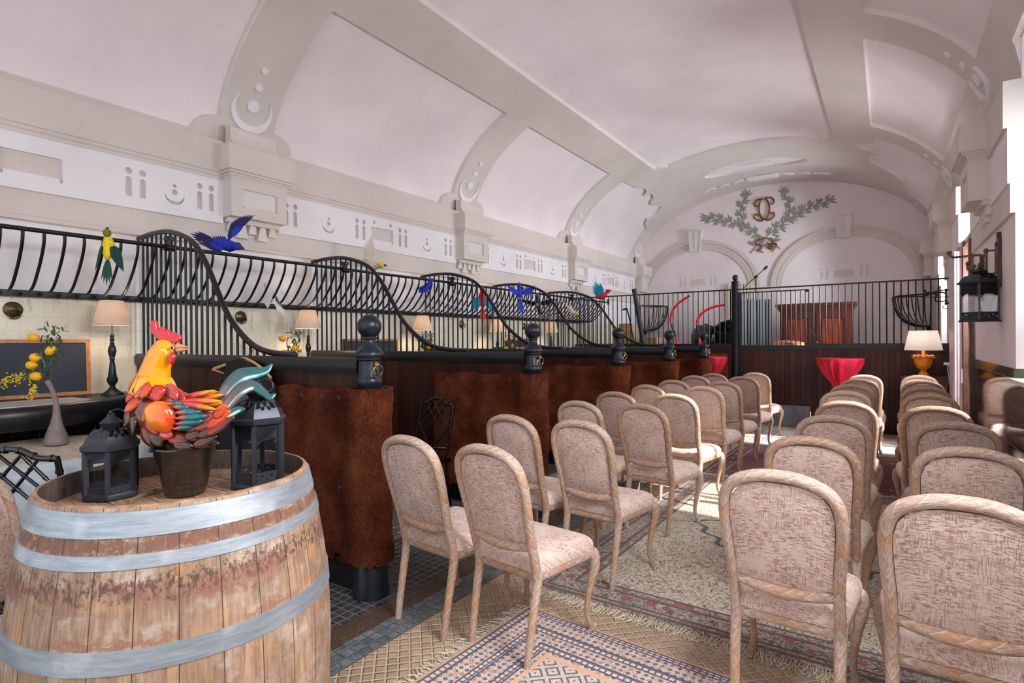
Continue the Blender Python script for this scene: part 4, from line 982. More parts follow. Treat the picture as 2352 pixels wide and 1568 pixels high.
# corner hay baskets
def corner_rack(name, cx, sgn, lab):
    r = empty(name, (cx, YE, 0), lab, 'rack', 'corner hay baskets'); zt, zb, R_ = 2.33, 1.69, .62
    def P(a, t):  # a: angle round the corner, t: 0 top .. 1 bottom
        q = R_*math.cos(t*PI/2*.97)**.75; return Vector((sgn*q*math.cos(a), -q*math.sin(a)-.02, zt-(zt-zb)*math.sin(t*PI/2)))
    m = MB(); m.tube([P(PI/2*i/14, 0) for i in range(15)], .014, 8); m.cyl((0, -.02, zt), (sgn*R_, -.02, zt), .012, 8); m.build('rim', 'iron', r)
    for k in range(10):
        m = MB(); m.tube([P(PI/2*k/9, j/12) for j in range(13)], .010 if k not in (0, 9) else .015, 8); m.build('bar', 'iron', r)
    m = MB(); m.sph((0, -.04, zb-.05), .05, 6); m.build('drip_cup', 'iron', r)
corner_rack('corner_hay_basket', XL+.06, 1, 'quarter-round black iron hay basket in the left corner, behind the leaning pole')
corner_rack('corner_hay_basket', XR-.10, -1, 'quarter-round black iron hay basket in the right corner, above the orange lamp')
# bag, bush, orange cloth, boxes
rnd = random.Random(5)
def blob(name, mat, c, s, amp, n=18, fr=3.0):
    m = MB(); m.sph((0, 0, 0), 1, n); 
    m.v = [tuple(Vector(v)*(1+amp*(math.sin(v[0]*fr*2+v[2]*5)*math.cos(v[1]*fr*3-v[2]*4)+.4*math.sin(v[2]*13+v[0]*9)))) for v in m.v]
    m.v = [(c[0]+v[0]*s[0], c[1]+v[1]*s[1], c[2]+max(v[2], -.98)*s[2]) for v in m.v]; return m.build(name, mat)
tag(blob('rubbish_bag', 'black_plastic', (-3.48, 13.0, 1.47), (.32, .28, .33), .06), 'shiny black plastic bag heaped behind the railing, between the red tubes', 'bag')
m = MB(); m.bx(-4.0, -2.5, 12.7, 13.3, 1.08, 1.14); m.bx(-3.95, -3.85, 12.75, 12.85, fz(12), 1.08); m.bx(-2.65, -2.55, 12.75, 12.85, fz(12), 1.08); m.bx(-3.95, -3.85, 13.15, 13.25, fz(13), 1.08); m.bx(-2.65, -2.55, 13.15, 13.25, fz(13), 1.08)
o = m.build('trestle_table', 'plywood', None, smooth=False); tag(o, 'plain wooden table behind the end partition, carrying the black bag', 'table')
m = MB(); m.sph((0, 0, 0), .2, 6, M4=Matrix.Translation((-2.93, 12.95, 1.46)) @ Matrix.Diagonal((1.6, 1, 1.4, 1)))
for k in range(1100):
    a = Vector((rnd.gauss(0, 1), rnd.gauss(0, 1), rnd.gauss(0, .9))).normalized(); p = Vector((-2.93, 12.95, 1.46))+Vector((a.x*.36, a.y*.25, a.z*.33)); p.z = max(p.z, 1.16)
    m.leaf(Matrix.Translation(p) @ a.to_track_quat('X', 'Z').to_matrix().to_4x4() @ Matrix.Rotation(rnd.uniform(-.8, .8), 4, 'Z'), .12, .045, .1, 3)
tag(m.build('artificial_bush', 'dark_bush'), 'dark green bushy foliage behind the railing, left of the gate post', 'plant')
tag(blob('folded_cloth', 'rust_cloth', (-1.72, 12.3, 1.32), (.34, .2, .10), .15, 12), 'terracotta coloured crumpled cloth behind the gate, left of the armoire', 'cloth')
m = MB(); m.bx(-2.15, -1.35, 12.1, 12.55, 1.17, 1.215)
for (a, b) in ((-2.12, 12.13), (-1.38, 12.13), (-2.12, 12.52), (-1.38, 12.52)): m.bx(a-.025, a+.025, b-.025, b+.025, fz(12), 1.17)
tag(m.build('side_table', 'dark_wood', None, smooth=False), 'small dark table behind the gate, under the crumpled terracotta cloth', 'table')
def at_box(name, mat, x0, x1, y0, y1, z0, z1, lab, cat): m = MB(); m.bx(x0, x1, y0, y1, z0, z1); return tag(m.build(name, mat, None, smooth=False), lab, cat)
at_box('plywood_board', 'plywood', -5.35, -5.02, 12.4, 12.44, fz(12), 1.84, 'upright plywood board behind the railing at the far left corner', 'board')
at_box('cabinet', 'dark_wood', -5.1, -4.2, 11.9, 12.4, fz(12), 1.20, 'low dark cabinet behind the end partition, left end', 'cabinet')
at_box('cardboard_box', 'carton', -4.55, -4.28, 12.0, 12.3, 1.205, 1.50, 'brown cardboard box on the cabinet behind the leaning pole', 'box')
at_box('lime_box', 'lime', -4.82, -4.62, 12.0, 12.2, 1.205, 1.44, 'yellow-green box on the cabinet behind the railing', 'box')
# red bent tubes standing on the end partition cap
for nm, pts in (('left', [(1556, 790), (1551, 768), (1543, 748), (1541, 730), (1546, 712), (1558, 697), (1570, 688), (1578, 683), (1584, 679)]), ('right', [(1607, 789), (1606, 770), (1601, 750), (1603, 734), (1612, 720), (1626, 710), (1642, 704), (1656, 701), (1665, 700)])):
    P3 = [atY(a, b, GY-.07) for a, b in pts]; c0 = P3[0].copy(); c0.z = 1.375; P3 = [Vector((p.x, p.y, p.z)) for p in P3]
    r = empty('bent_tube', P3[0], 'curved red rubber tube standing on the end partition, %s of the pair' % nm, 'tube', 'red bent tubes'); Q = bez(P3, 4); Q = [q-P3[0] for q in Q]
    n1, n2, n3 = 3, 9, len(Q)-3
    for a, b, mt in ((0, n1, 'red_tube'), (n1, n2, 'black_matte'), (n2, n3, 'red_tube'), (n3-0, len(Q), 'black_matte')):
        m = MB(); m.tube(Q[a:b+1], .023 if mt == 'red_tube' else .016, 10); m.build('red_section' if mt == 'red_tube' else 'black_section', mt, r)
# leaning pole and stand at the fifth partition
a = atY(1457, 665, 9.44); b = atY(1479, 797, 9.44)
e = (b-a).normalized(); b = b+e*((fz(9.4)+.02-b.z)/e.z)
m = MB(); m.tube([a, b], .040, 12); m.tube([a, a+(a-b).normalized()*.01], .045, 12); tag(m.build('leaning_pole', 'black_matte'), 'thick black pole leaning in front of the left corner basket', 'pole')
m = MB(); pz = [atY(1431, 711, 9.45), atY(1440, 708, 9.45), atY(1446, 730, 9.45), atY(1458, 798, 9.45)]; m.tube([pz[0], pz[1]], .018, 8); e = (pz[3]-pz[2]).normalized(); pz.append(pz[3]+e*((fz(9.4)+.01-pz[3].z)/e.z)); m.tube(pz[1:], .014, 8)
tag(m.build('thin_stand', 'black_matte'), 'thin black hooked stand just left of the leaning pole', 'stand')
# microphone boom
r = empty('microphone_stand', (-2.05, 11.9, GZ), 'thin metal microphone boom rising behind the gate post', 'microphone stand')
p0, p1, pm = atY(1704, 665, 11.9)-Vector((-2.05, 11.9, GZ)), atY(1757, 617, 11.9)-Vector((-2.05, 11.9, GZ)), atY(1737, 637, 11.9)-Vector((-2.05, 11.9, GZ))
m = MB(); m.cyl(p0, p1, .009, 8); m.build('boom', 'old_brass', r); m = MB(); m.cyl(p1-(p1-p0).normalized()*.02, p1+(p1-p0).normalized()*.07, .024, 8); m.build('microphone', 'black_matte', r)
m = MB(); m.cyl((pm.x, 0, 0), (pm.x, 0, pm.z), .011, 8); m.cyl(pm-Vector((.03, 0, 0)), pm+Vector((.03, 0, .03)), .024, 8); m.cyl((pm.x, 0, 0), (pm.x, 0, .02), .16, 20); m.build('stand', 'black_matte', r)

# ================================================================== RED TABLES AND ORANGE LAMP
def red_table(x, y, lab, K=1.075):
    z0 = fz(y); r = empty('cocktail_table', (x, y, z0), lab[0], 'table', 'standing tables with red covers')
    m = MB(); m.lathe([(.0001, 1.09), (.30, 1.09), (.30, 1.11), (.0001, 1.11)], n=40); m.build('tabletop', 'dark_wood', r)
    m = MB(); m.cyl((0, 0, .02), (0, 0, 1.09), .03, 12); m.cyl((0, 0, 0), (0, 0, .02), .14, 24); m.build('pedestal', 'dark_wood', r)
    m = MB(); n_ = 120; rr = [(.0001, 1.116), (.303, 1.116), (.312, 1.112), (.312, 1.095), (.285, 1.03), (.235, .95), (.175, .86), (.115, .77), (.075, .70), (.068, .67), (.08, .62), (.11, .42), (.15, .15), (.17, .02)]; vs = []
    for (q, z) in rr:
        am = .22*(1-abs(q-.17)/.17) if z < 1.09 and z > .7 else (.15 if z <= .7 else 0); am = max(am, .04 if z < 1.09 else 0)
        for k in range(n_): a = 2*PI*k/n_; q2 = q*(1+am*math.sin(a*13+2*math.sin(a*3))); vs.append((q2*math.cos(a), q2*math.sin(a), z))
    m.add(vs, [(j*n_+k, j*n_+(k+1) % n_, (j+1)*n_+(k+1) % n_, (j+1)*n_+k) for j in range(len(rr)-1) for k in range(n_)])
    m.v = [(a*K, b*K, c*K) for a, b, c in m.v]; r.scale = (K, K, K)
    tag(m.build('table_cover', 'red_cloth', None, sharp=70, loc=(x, y, z0)), lab[1], 'tablecloth', 'gathered red table covers')
red_table(-.635, 9.98, ('tall standing table under a red cover in front of the end partition', 'bright red gathered cover on the standing table right of the gate'))
red_table(-2.66, 10.02, ('tall standing table under a red cover beside the gate post', 'red gathered cover glimpsed between the last stall post and gate post'))
r = empty('urn_lamp', (.424, 10.2, .89), 'orange glazed urn lamp with a white drum shade in the far right corner', 'lamp')
m = MB(); m.lathe([(.085, 0), (.085, .012), (.07, .02), (.05, .05), (.035, .08), (.040, .09), (.075, .12), (.10, .16), (.115, .21), (.118, .26), (.115, .275)], n=32, closed=True); m.build('urn', 'orange_glaze', r)
m = MB(); m.cyl((0, 0, .27), (0, 0, .38), .03, 14, .02); m.build('neck', 'orange_glaze', r)
m = MB()
for k in range(34): a = 2*PI*k/34; m.sph((.118*math.cos(a), .118*math.sin(a), .285+.012*math.sin(k*2.4)), .026, 5, 1, 1, .9)
m.build('tassel_trim', 'orange_tassel', r)
m = MB(); m.lathe([(.235, .385), (.175, .675)], n=40); m.lathe([(.233, .385), (.173, .675)], n=40); m.build('lamp_shade', 'white_shade', r, sharp=80)
m = MB(); m.cyl((0, 0, .36), (0, 0, .52), .012, 8); m.build('stem', 'old_brass', r)
l = bpy.data.lights.new('lamp_light', 'POINT'); l.energy = 3.5; l.color = (1, .97, .93); l.shadow_soft_size = .04; lo = bpy.data.objects.new('lamp_light', l); COL.objects.link(lo); lo.parent = r; lo.location = (0, 0, .55)
at_box('lamp_table', 'dark_wood', .15, .70, 10.0, 10.42, fz(10), .89, 'dark table carrying the orange lamp, hidden behind the chairs', 'table')
p = Vector((.735, GY-.06, 1.07)); m = MB(); m.bx(p.x-.055, p.x+.02, p.y-.03, p.y+.02, p.z-.02, p.z+.02); m.tube(bez([p, p+Vector((-.01, -.05, -.08)), p+Vector((.0, -.06, -.25)), p+Vector((-.02, -.06, -.42)), p+Vector((.02, -.1, -.8))], 6), .006, 6)
tag(m.build('plug_and_cable', 'white_plastic'), 'white plug and cable on the planks right of the orange lamp', 'cable')
# shutter leaf beside the door opening
r = empty('shutter', (XR, 9.15, fz(9)), 'tall white panelled door leaf folded back beside the doorway', 'door')
m = MB(); m.bx(-.095, -.015, .0, .06, .02, 2.62); m.bx(-.095, -.045, .06, .75, .02, 2.60); m.build('leaf', 'white_paint', r, smooth=False)
for x_ in (-.086, -.055): m = MB(); m.cyl((x_, -.012, .02), (x_, -.012, 2.6), .012, 10); m.build('moulding', 'white_paint', r)
m = MB(); m.bx(-.03, -.012, -.04, .0, .92, 1.10); m.build('handle', 'white_plastic', r, smooth=False)

# ================================================================== SCONCE BRACKETS AND HANGING LANTERN
def bracket(y, z, flip, lab, metal='old_brass', sz=1.0):
    r = empty('wall_bracket', (XR, y, z), lab, 'bracket', 'wooden-backed wall brackets')
    m = MB(); fm = lambda a, b, d: Vector((-d, a, b)); o = [(-.03, -.22), (.03, -.22), (.045, -.19), (.045, .19), (.03, .22)]+[(.03*math.cos(PI*i/6), .22+.035*math.sin(PI*i/6)) for i in range(1, 6)]+[(-.03, .22), (-.045, .19), (-.045, -.19)]
    m.prism([(a*sz, b*sz) for a, b in o], fm, .0, .03); m.build('backplate', 'door_wood', r, smooth=False)
    m = MB(); m.prism([(a*.5*sz, b*.66*sz) for a, b in o], fm, .03, .042); m.build('brass_plate', metal, r, smooth=False)
    m = MB(); s = sz
    for zz in (-.10, .10): m.cyl((-.04, 0, zz*s), (-.09*s, 0, zz*s), .008, 8); m.sph((-.10*s, 0, zz*s), .019, 8, 1, 1, 1.2)
    m.cyl((-.10*s, 0, -.10*s), (-.10*s, 0, .10*s), .012, 8)
    m.tube(bez([(-.10*s, 0, .04*s), (-.125*s, 0, .062*s), (-.17*s, 0, .068*s), (-.30*s, 0, .062*s), (-.335*s, 0, .07*s), (-.35*s, 0, .10*s)], 5), .010, 8)
    m.tube(bez([(-.10*s, 0, -.04*s), (-.12*s, 0, -.062*s), (-.17*s, 0, -.066*s), (-.215*s, 0, -.06*s), (-.225*s, 0, -.03*s), (-.22*s, 0, -.005*s)], 5), .009, 8); m.sph((-.35*s, 0, .105*s), .02, 8); m.sph((-.22*s, 0, 0), .018, 8); m.build('arm', metal, r); return r
b1 = bracket(6.28, 2.11, False, 'near wooden-backed brass wall bracket holding the black lantern')
b2 = bracket(7.35, 2.05, False, 'second wooden-backed brass wall bracket, behind the black lantern')
[k_ for k_ in kids(b2) if k_.name.startswith('arm')][0].rotation_euler.z = math.radians(72)
b3 = bracket(10.32, 2.06, False, 'far wooden-backed black iron bracket reaching over the corner basket', 'iron', 1.0)
m = MB(); m.tube(bez([(-.05, 0, .10), (-.2, 0, .09), (-.34, 0, .03), (-.55, 0, .02), (-.66, 0, .06)], 5), .007, 6); m.tube(bez([(-.05, 0, 0), (-.2, 0, 0), (-.36, 0, .01), (-.5, 0, .035)], 5), .006, 6); m.tube(bez([(-.12, 0, -.05), (-.05, 0, -.10), (-.06, 0, -.16), (-.12, 0, -.17), (-.14, 0, -.13)], 5), .006, 6); m.tube(bez([(-.20, 0, .02), (-.24, 0, .06), (-.32, 0, .07), (-.36, 0, .03)], 5), .016, 8); m.build('scroll_hook', 'iron', b3)
# ================================================================== LANTERNS
def lantern(name, R_, ht, hr, hc, lab, nside=6, ring=True, grp=None):
    """pierced-metal lantern; R_ radius to the corner posts, heights of cage, roof and cupola"""
    r = empty(name, (0, 0, 0), lab, 'lantern', grp); k = nside
    C_ = [(R_*math.cos(2*PI*i/k+PI/2), R_*math.sin(2*PI*i/k+PI/2)) for i in range(k)]
    def hexlathe(prof, mb):  # prof (radius factor, z)
        vs = [(math.cos(2*PI*i/k+PI/2)*q, math.sin(2*PI*i/k+PI/2)*q, z) for q, z in prof for i in range(k)]; n_ = len(prof)
        mb.add(vs, [(j*k+i, j*k+(i+1) % k, (j+1)*k+(i+1) % k, (j+1)*k+i) for j in range(n_-1) for i in range(k)]+[tuple(range(k))[::-1], tuple(range((n_-1)*k, n_*k))]); return mb
    m = hexlathe([(R_*1.12, 0), (R_*1.14, .008), (R_*1.10, .016), (R_*1.0, .02)], MB()); m.build('base', 'lantern_metal', r, sharp=25)
    for (x, y) in C_: m = MB(); m.box((x, y, ht/2+.01), (.013, .013, ht-.01), math.atan2(y, x)); m.build('corner_post', 'lantern_metal', r, smooth=False)
    # fretwork: arched spandrel above, pierced skirt below
    m = MB(); gm = MB()
    for i in range(k):
        a, b = Vector((*C_[i], 0)), Vector((*C_[(i+1) % k], 0)); wd = (b-a).length; e = (b-a).normalized(); nn = Vector((e.y, -e.x, 0))
        fm = (lambda u, v, d, a=a, e=e, nn=nn: a+e*u+nn*d+Vector((0, 0, v)))
        top = ht+.005; sp = top-.24*ht; hw = wd/2
        # arch cut-out with small triangular holes
        arc = [(hw+(hw-.012)*math.cos(PI*j/12), sp+.0+(.17*ht)*math.sin(PI*j/12)) for j in range(13)]
        outer = [(0, top), (0, sp), (.012, sp)]+arc[::-1][1:-1]+[(wd-.012, sp), (wd, sp), (wd, top)]
        hs = []; u = wd/9
        for j in range(9):
            c = u*(j+.5); zt = top-.014*ht; dz = .036*ht if 1 < j < 7 else .09*ht
            hs.append([(c-u*.34, zt), (c+u*.34, zt), (c, zt-dz)])
        for s_ in (-1, 1):
            for (q, zz, sz) in ((.86, -.050, .010),):
                c = hw+s_*hw*q*.93; zt = top+zz*1.18*ht/.2; hs.append([(c-sz*R_/.09, zt), (c, zt-sz*R_/.09), (c+sz*R_/.09, zt), (c, zt+sz*R_/.09)])
        m.plate(outer, hs, fm, -.0012, .0012)
        hs = []; sk = sk if i else MB()
        for j in range(5): c = wd*(j+.5)/5; q = wd*.07; hs.append([(c-q, .042*ht/.2), (c+q, .042*ht/.2), (c, .042*ht/.2-q*1.3)] if j % 2 else [(c-q, .026*ht/.2), (c+q, .026*ht/.2), (c, .026*ht/.2+q*1.3)])
        sk.plate([(0, .012), (wd, .012), (wd, .052*ht/.2), (0, .052*ht/.2)], hs, fm, -.0012, .0012)
        gm.plate([(.006, .02), (wd-.006, .02), (wd-.006, ht), (.006, ht)], [], fm, -.0035, -.0025)
    m.build('arched_fretwork', 'lantern_metal', r, smooth=False); sk.build('pierced_skirt', 'lantern_metal', r, smooth=False); g_ = gm.build('glass_panes', 'glass', r, smooth=False); g_['label'] = 'clear glass panes'
    rp = [(R_*1.06, ht-.002), (R_*1.20, ht+.004), (R_*1.22, ht+.016), (R_*1.10, ht+.022), (R_*.98, ht+.016+hr*.38), (R_*.76, ht+.016+hr*.68), (R_*.42, ht+hr*.97), (R_*.34, ht+hr)]
    m = hexlathe(rp, MB()); m.build('roof', 'lantern_metal', r, sharp=28)
    # petal piercings on the roof
    m = MB()
    for i in range(k):
        am = 2*PI*(i+.5)/k+PI/2; ap = math.cos(PI/k); p0 = Vector((R_*.98*ap, 0, rp[4][1])); p1 = Vector((R_*.42*ap, 0, rp[6][1])); d = (p1-p0).normalized(); nn = Vector((-d.z, 0, d.x)); nn = nn if nn.x > 0 else -nn
        mid = Vector((R_*.76*ap, 0, rp[5][1]))
        for (tt, uu, an, L) in ((.16, 0, 0, .24), (.16, -.30, .7, .20), (.16, .30, -.7, .20), (-.12, -.34, 1.2, .2), (-.12, .34, -1.2, .2), (.55, 0, 0, .18), (-.30, -.14, .4, .16), (-.30, .14, -.4, .16)):
            seg = (p0.lerp(mid, .55), (mid-p0).normalized()); c = seg[0]+seg[1]*(tt*R_*.42)+Vector((0, uu*R_, 0)); d2 = seg[1]; n2 = Vector((-d2.z, 0, d2.x)); n2 = n2 if n2.x > 0 else -n2
            Mx = Matrix(((d2.x, 0, n2.x, c.x+n2.x*.0012), (0, 1, 0, c.y), (d2.z, 0, n2.z, c.z+n2.z*.0012), (0, 0, 0, 1)))
            m.leaf(Matrix.Rotation(am, 4, 'Z') @ Mx @ Matrix.Rotation(an, 4, 'Z') @ Matrix.Translation((-L*R_*.45, 0, 0)), L*R_*1.35, .13*R_, .0, 6, 1.0)
    m.build('piercing', 'eye_black', r)
    z1 = rp[-1][1]; q = R_*.34
    m = hexlathe([(q*1.0, z1), (q*1.35, z1+.34*hc), (q*1.42, z1+.38*hc), (q*.62, z1+.70*hc), (q*.42, z1+.84*hc), (q*.5, z1+.87*hc), (q*.3, z1+.93*hc)], MB()); m.sph((0, 0, z1+hc), q*.22, 6); m.build('cupola', 'lantern_metal', r, sharp=28)
    if ring:
        m = MB(); rr = R_*.34; zc = z1+hc; m.tube([(rr*.75+rr*math.cos(a), rr*.25*math.sin(a), zc-rr*.62+rr*.9*math.sin(a)) for a in [2*PI*i/28 for i in range(28)]], .0025, 8, True); m.build('ring_handle', 'lantern_metal', r)
    return r
BT = 1.062; HZ = .995                                      # barrel rim and head heights
BC = Vector((-1.802, .837, fz(.84)))
l1 = lantern('lantern', .067, .142, .062, .050, 'smaller black pierced-metal lantern standing on the barrel, left of the bucket', grp='black hexagonal lanterns on the barrel'); l1.location = (-1.957, .699, HZ); l1.rotation_euler.z = TH+.50
l2 = lantern('lantern', .076, .200, .078, .058, 'larger black pierced-metal lantern standing on the barrel, right of the bucket', grp='black hexagonal lanterns on the barrel'); l2.location = (-1.700, 1.020, HZ); l2.rotation_euler.z = TH+.28
l3 = lantern('lantern', .128, .33, .085, .06, 'big black lantern hanging from the brass wall bracket', nside=4, ring=False); l3.location = (.655, 6.27, 1.595); l3.rotation_euler.z = math.radians(-6)
m = MB(); m.bx(-.05, .05, -.003, .003, .06, .28); gp = m.build('tilted_pane', 'glass', l3, smooth=False); gp.rotation_euler = (0, math.radians(-18), .6)
m = MB(); m.tube([(0, .012, .47), (-.02, .01, .49), (-.055, .01, .47)], .004, 6); m.build('hook', 'lantern_metal', l3)
# ================================================================== BARREL
def brz(z): return .428-(.428-.362)*((z-.52)/.52)**2
r = empty('barrel', BC, 'big old oak wine barrel with galvanised hoops in the left foreground', 'barrel')
m = MB(); zs = [i*1.045/40 for i in range(41)]; m.lathe([(.33, 0.0)]+[(brz(z), z) for z in zs]+[(brz(1.055)-.002, BT-.004)], n=108); m.build('staves', 'barrel_oak', r, sharp=60)
m = MB(); m.lathe([(brz(1.055)-.002, BT-.004), (brz(1.055)-.005, BT), (.345, BT)], n=108); m.build('rim', 'barrel_rim', r)
m = MB(); m.lathe([(.345, BT), (.341, BT-.006), (.343, HZ-.01)], n=96); m.build('rim_inside', 'barrel_inside', r)
m = MB(); m.lathe([(.0001, HZ), (.342, HZ)], n=96); m.lathe([(.342, HZ-.02), (.0001, HZ-.02)], n=96); m.build('head', 'barrel_head', r)
for z0, z1 in ((.990, 1.049), (.918, .951), (.684, .738), (.30, .354), (.09, .13), (.012, .068)):
    m = MB(); q = .0035; m.lathe([(brz(z0)-.001, z0), (brz(z0)+q, z0), (brz((z0+z1)/2)+q, (z0+z1)/2), (brz(z1)+q, z1), (brz(z1)-.001, z1)], n=108); m.cyl((brz((z0+z1)/2)*math.cos(-2.2), brz((z0+z1)/2)*math.sin(-2.2), (z0+z1)/2), ((brz((z0+z1)/2)+.007)*math.cos(-2.2), (brz((z0+z1)/2)+.007)*math.sin(-2.2), (z0+z1)/2), .005, 8); m.build('hoop', 'galvanised', r, sharp=50)
# bucket (head recess origin)
BK = Vector((-1.795, .838, HZ))
r = empty('bucket', BK, 'dark brushed metal bucket standing on the barrel under the rooster', 'bucket')
m = MB(); m.lathe([(.0001, .0), (.054, .0), (.056, .004), (.086, .142), (.0895, .144), (.0895, .148), (.085, .149), (.0825, .142), (.052, .01), (.0001, .01)], n=48); m.build('pail', 'bucket_metal', r, sharp=50)
m = MB(); m.tube([(0.086*math.cos(a), .088*math.sin(a), .153+.010*abs(math.sin(a))) for a in [PI*i/20-TH*0+1.2 for i in range(21)]], .0022, 6)
for s in (1.2, 1.2+PI): m.sph((0.089*math.cos(s), .089*math.sin(s), .142), .007, 6)
m.build('bail_handle', 'bucket_metal', r)
m = MB(); rn = random.Random(4)
m.tube(bez([(-1.975, .93, HZ+.004), (-1.92, .90, HZ+.005), (-1.88, .82, HZ+.004), (-1.86, .75, HZ+.005)], 6), .004, 6)
for k in range(4): m.tube(bez([(-1.90+.01*k, .80-.012*k, HZ+.004), (-1.865+.01*k, .755-.01*k, HZ+.005+.002*k), (-1.84+.012*k, .725-.012*k, HZ+.004)], 4), .0035, 6)
tag(m.build('rope', 'rope'), 'short frayed rope lying on the barrel head beside the bucket', 'rope')

# ================================================================== ROOSTER (faces left, head turned back to the right)
RS = .00134
BZ0 = -BK.x*math.sin(TH)+BK.y*math.cos(TH)
def rp_(px, py, d=0): return Vector(((px-1176)/F_PX*(BZ0+d)-(424-1176)/F_PX*BZ0, d, EYE-(py-_h(px))*(BZ0+d)/F_PX-BK.z))      # picture plane units to the figure's own frame; d: depth towards the back
r = empty('rooster_figure', BK, 'glossy painted metal rooster with red comb, standing in the bucket on the barrel', 'figurine', rz=TH)
def scaled_tube(pts, rad, flat=.8, n=20, per=4, y0=0):
    P = bez([Vector(p) for p in pts], per); R = []
    for i in range(len(P)):
        t = i/(len(P)-1)*(len(rad)-1); k = min(int(t), len(rad)-2); R.append(rad[k]+(rad[k+1]-rad[k])*(t-k))
    m = MB(); m.tube(P, [q*flat for q in R], n, flat=1/flat, up=(0, 1, 0)); return m
# body: fat tapering trunk from the breast (left) to the rump (right)
m = scaled_tube([rp_(300, 955), rp_(318, 950), rp_(350, 945), (rp_(395, 958)), rp_(440, 962), rp_(490, 950), rp_(525, 935)], [.004, .050, .074, .085, .076, .048, .012], .85, 24); m.build('body', 'f_bronze', r)
m = MB()
for dx in (-.02, .025): m.cyl((dx, 0, .012), (dx, 0, .15), .008, 8)
m.sph((0, 0, .02), .045, 8, 1, 1, .3); m.build('legs', 'f_bronze', r)
# hackle: yellow neck and head
m = scaled_tube([rp_(346, 905), rp_(349, 889), rp_(354, 864), rp_(360, 840), rp_(369, 818), rp_(382, 801), rp_(398, 793)], [.066, .060, .048, .041, .039, .036, .014], .80, 28)
# pointed hem of the collar
for k in range(18):
    a = 2*PI*k/18; c = rp_(350, 880); p = c+Vector((.055*math.cos(a), .050*math.sin(a), 0)); out = Vector((math.cos(a), math.sin(a)*.8, 0))
    xd = (Vector((0, 0, -1))+out*.50).normalized(); zd = out-xd*out.dot(xd); zd.normalize(); yd = zd.cross(xd); Mx = Matrix(((xd.x, yd.x, zd.x, p.x), (xd.y, yd.y, zd.y, p.y), (xd.z, yd.z, zd.z, p.z), (0, 0, 0, 1)))
    m.leaf(Mx @ Matrix.Translation((-.030, 0, .002)), .058, .030, .2, 6, 1.0)
m.build('neck', 'e_yellow', r)
# comb: flat toothed plate
poly = [(347, 745), (350, 738), (356, 735), (361, 739), (363, 752), (366, 760), (370, 753), (374, 749), (378, 752), (381, 763), (385, 757), (389, 757), (393, 768), (396, 763), (402, 762), (406, 772), (411, 769), (416, 771), (418, 778), (413, 785), (402, 786), (384, 784), (368, 780), (356, 771), (348, 758)]
m = MB(); pc = [(rp_(a, b).x, rp_(a, b).z) for a, b in poly]; m.prism(pc, lambda a, b, d: Vector((a, -d, b)), -.007, .007); ob = m.build('comb', 'e_comb', r, smooth=True, sharp=80)
bv = ob.modifiers.new('soft', 'BEVEL'); bv.width = .005; bv.segments = 3
for s in (-1, 1):
    m = MB(); m.sph(rp_(394, 823, s*.024), .014, 8, .8, .45, 1.35); m.build('wattle', 'e_comb', r)
    m = MB(); m.sph(rp_(395, 798, s*.0222), .0042, 8); m.build('eye', 'eye_black', r); m = MB(); m.sph(rp_(395, 798, s*.0212), .0062, 8, 1, .55, .8); m.build('eye_rim', 'white_paint', r)
m = MB(); m.tube([rp_(408, 796), rp_(418, 795.5), rp_(432, 796.5)], [.012, .007, .0015], 10, up=(0, 1, 0)); m.tube([rp_(408, 803), rp_(418, 803), rp_(434, 801.5)], [.010, .006, .0015], 10, up=(0, 1, 0)); m.build('beak', 'e_beak', r)
def feather(name, mat, base, tip, wd, depth, tilt=0, dome=.25, tipk=1.25, roll=0, bend=0, parent=None):
    a = rp_(*base, depth[0]); b = rp_(*tip, depth[1]); xd = (b-a).normalized(); nd = Vector((tilt, -1, .12)); zd = (nd-xd*nd.dot(xd)).normalized(); yd = zd.cross(xd)
    Mx = Matrix(((xd.x, yd.x, zd.x, a.x), (xd.y, yd.y, zd.y, a.y), (xd.z, yd.z, zd.z, a.z), (0, 0, 0, 1)))
    m = MB(); m.leaf(Mx @ Matrix.Rotation(roll, 4, 'X'), (b-a).length, wd*RS, dome, 8, tipk, bend); ob = m.build(name, mat, parent or r, sharp=70)
    so = ob.modifiers.new('thick', 'SOLIDIFY'); so.thickness = .0012; return ob
# breast feathers, back row to front row: (base, tip, width, material)
F = [((372, 905), (300, 960), 26, 'f_red', -.035), ((318, 880), (287, 925), 24, 'f_red', -.035), ((325, 905), (283, 948), 26, 'f_orange', -.052),
     ((300, 935), (282, 985), 26, 'f_brown', -.030), ((304, 945), (302, 1004), 24, 'f_bronze', -.050),
     ((345, 915), (325, 972), 26, 'f_orange', -.074), ((362, 915), (345, 962), 26, 'f_pink', -.078), ((388, 905), (392, 955), 28, 'f_pink', -.072), ((378, 920), (372, 968), 26, 'f_pink', -.074),
     ((342, 873), (322, 918), 32, 'f_orange', -.072), ((356, 880), (361, 922), 34, 'f_red', -.079), ((334, 878), (308, 917), 24, 'f_orange', -.064), ((378, 880), (408, 920), 24, 'f_pink', -.066), ((392, 892), (425, 925), 22, 'f_pink', -.05),
     ((330, 965), (352, 1030), 30, 'f_brown', -.062), ((350, 985), (368, 1028), 30, 'f_bronze', -.070), ((335, 950), (362, 1000), 28, 'f_pink', -.078), ((360, 985), (395, 1003), 26, 'f_pink', -.084)]
for (b, t, wd, mt, d) in F: feather('breast_feather', mt, (b[0]-.06*(b[0]-t[0]), b[1]-.06*(b[1]-t[1])), t, wd*1.3, (d*.80, d*.86-.010), tilt=(-.55 if t[0] < 330 else 0), roll=.0)
for (b, t, wd, mt, d) in F[::2]: feather('breast_feather', mt, b, t, wd, (-d*.8, -d*.8+.012))
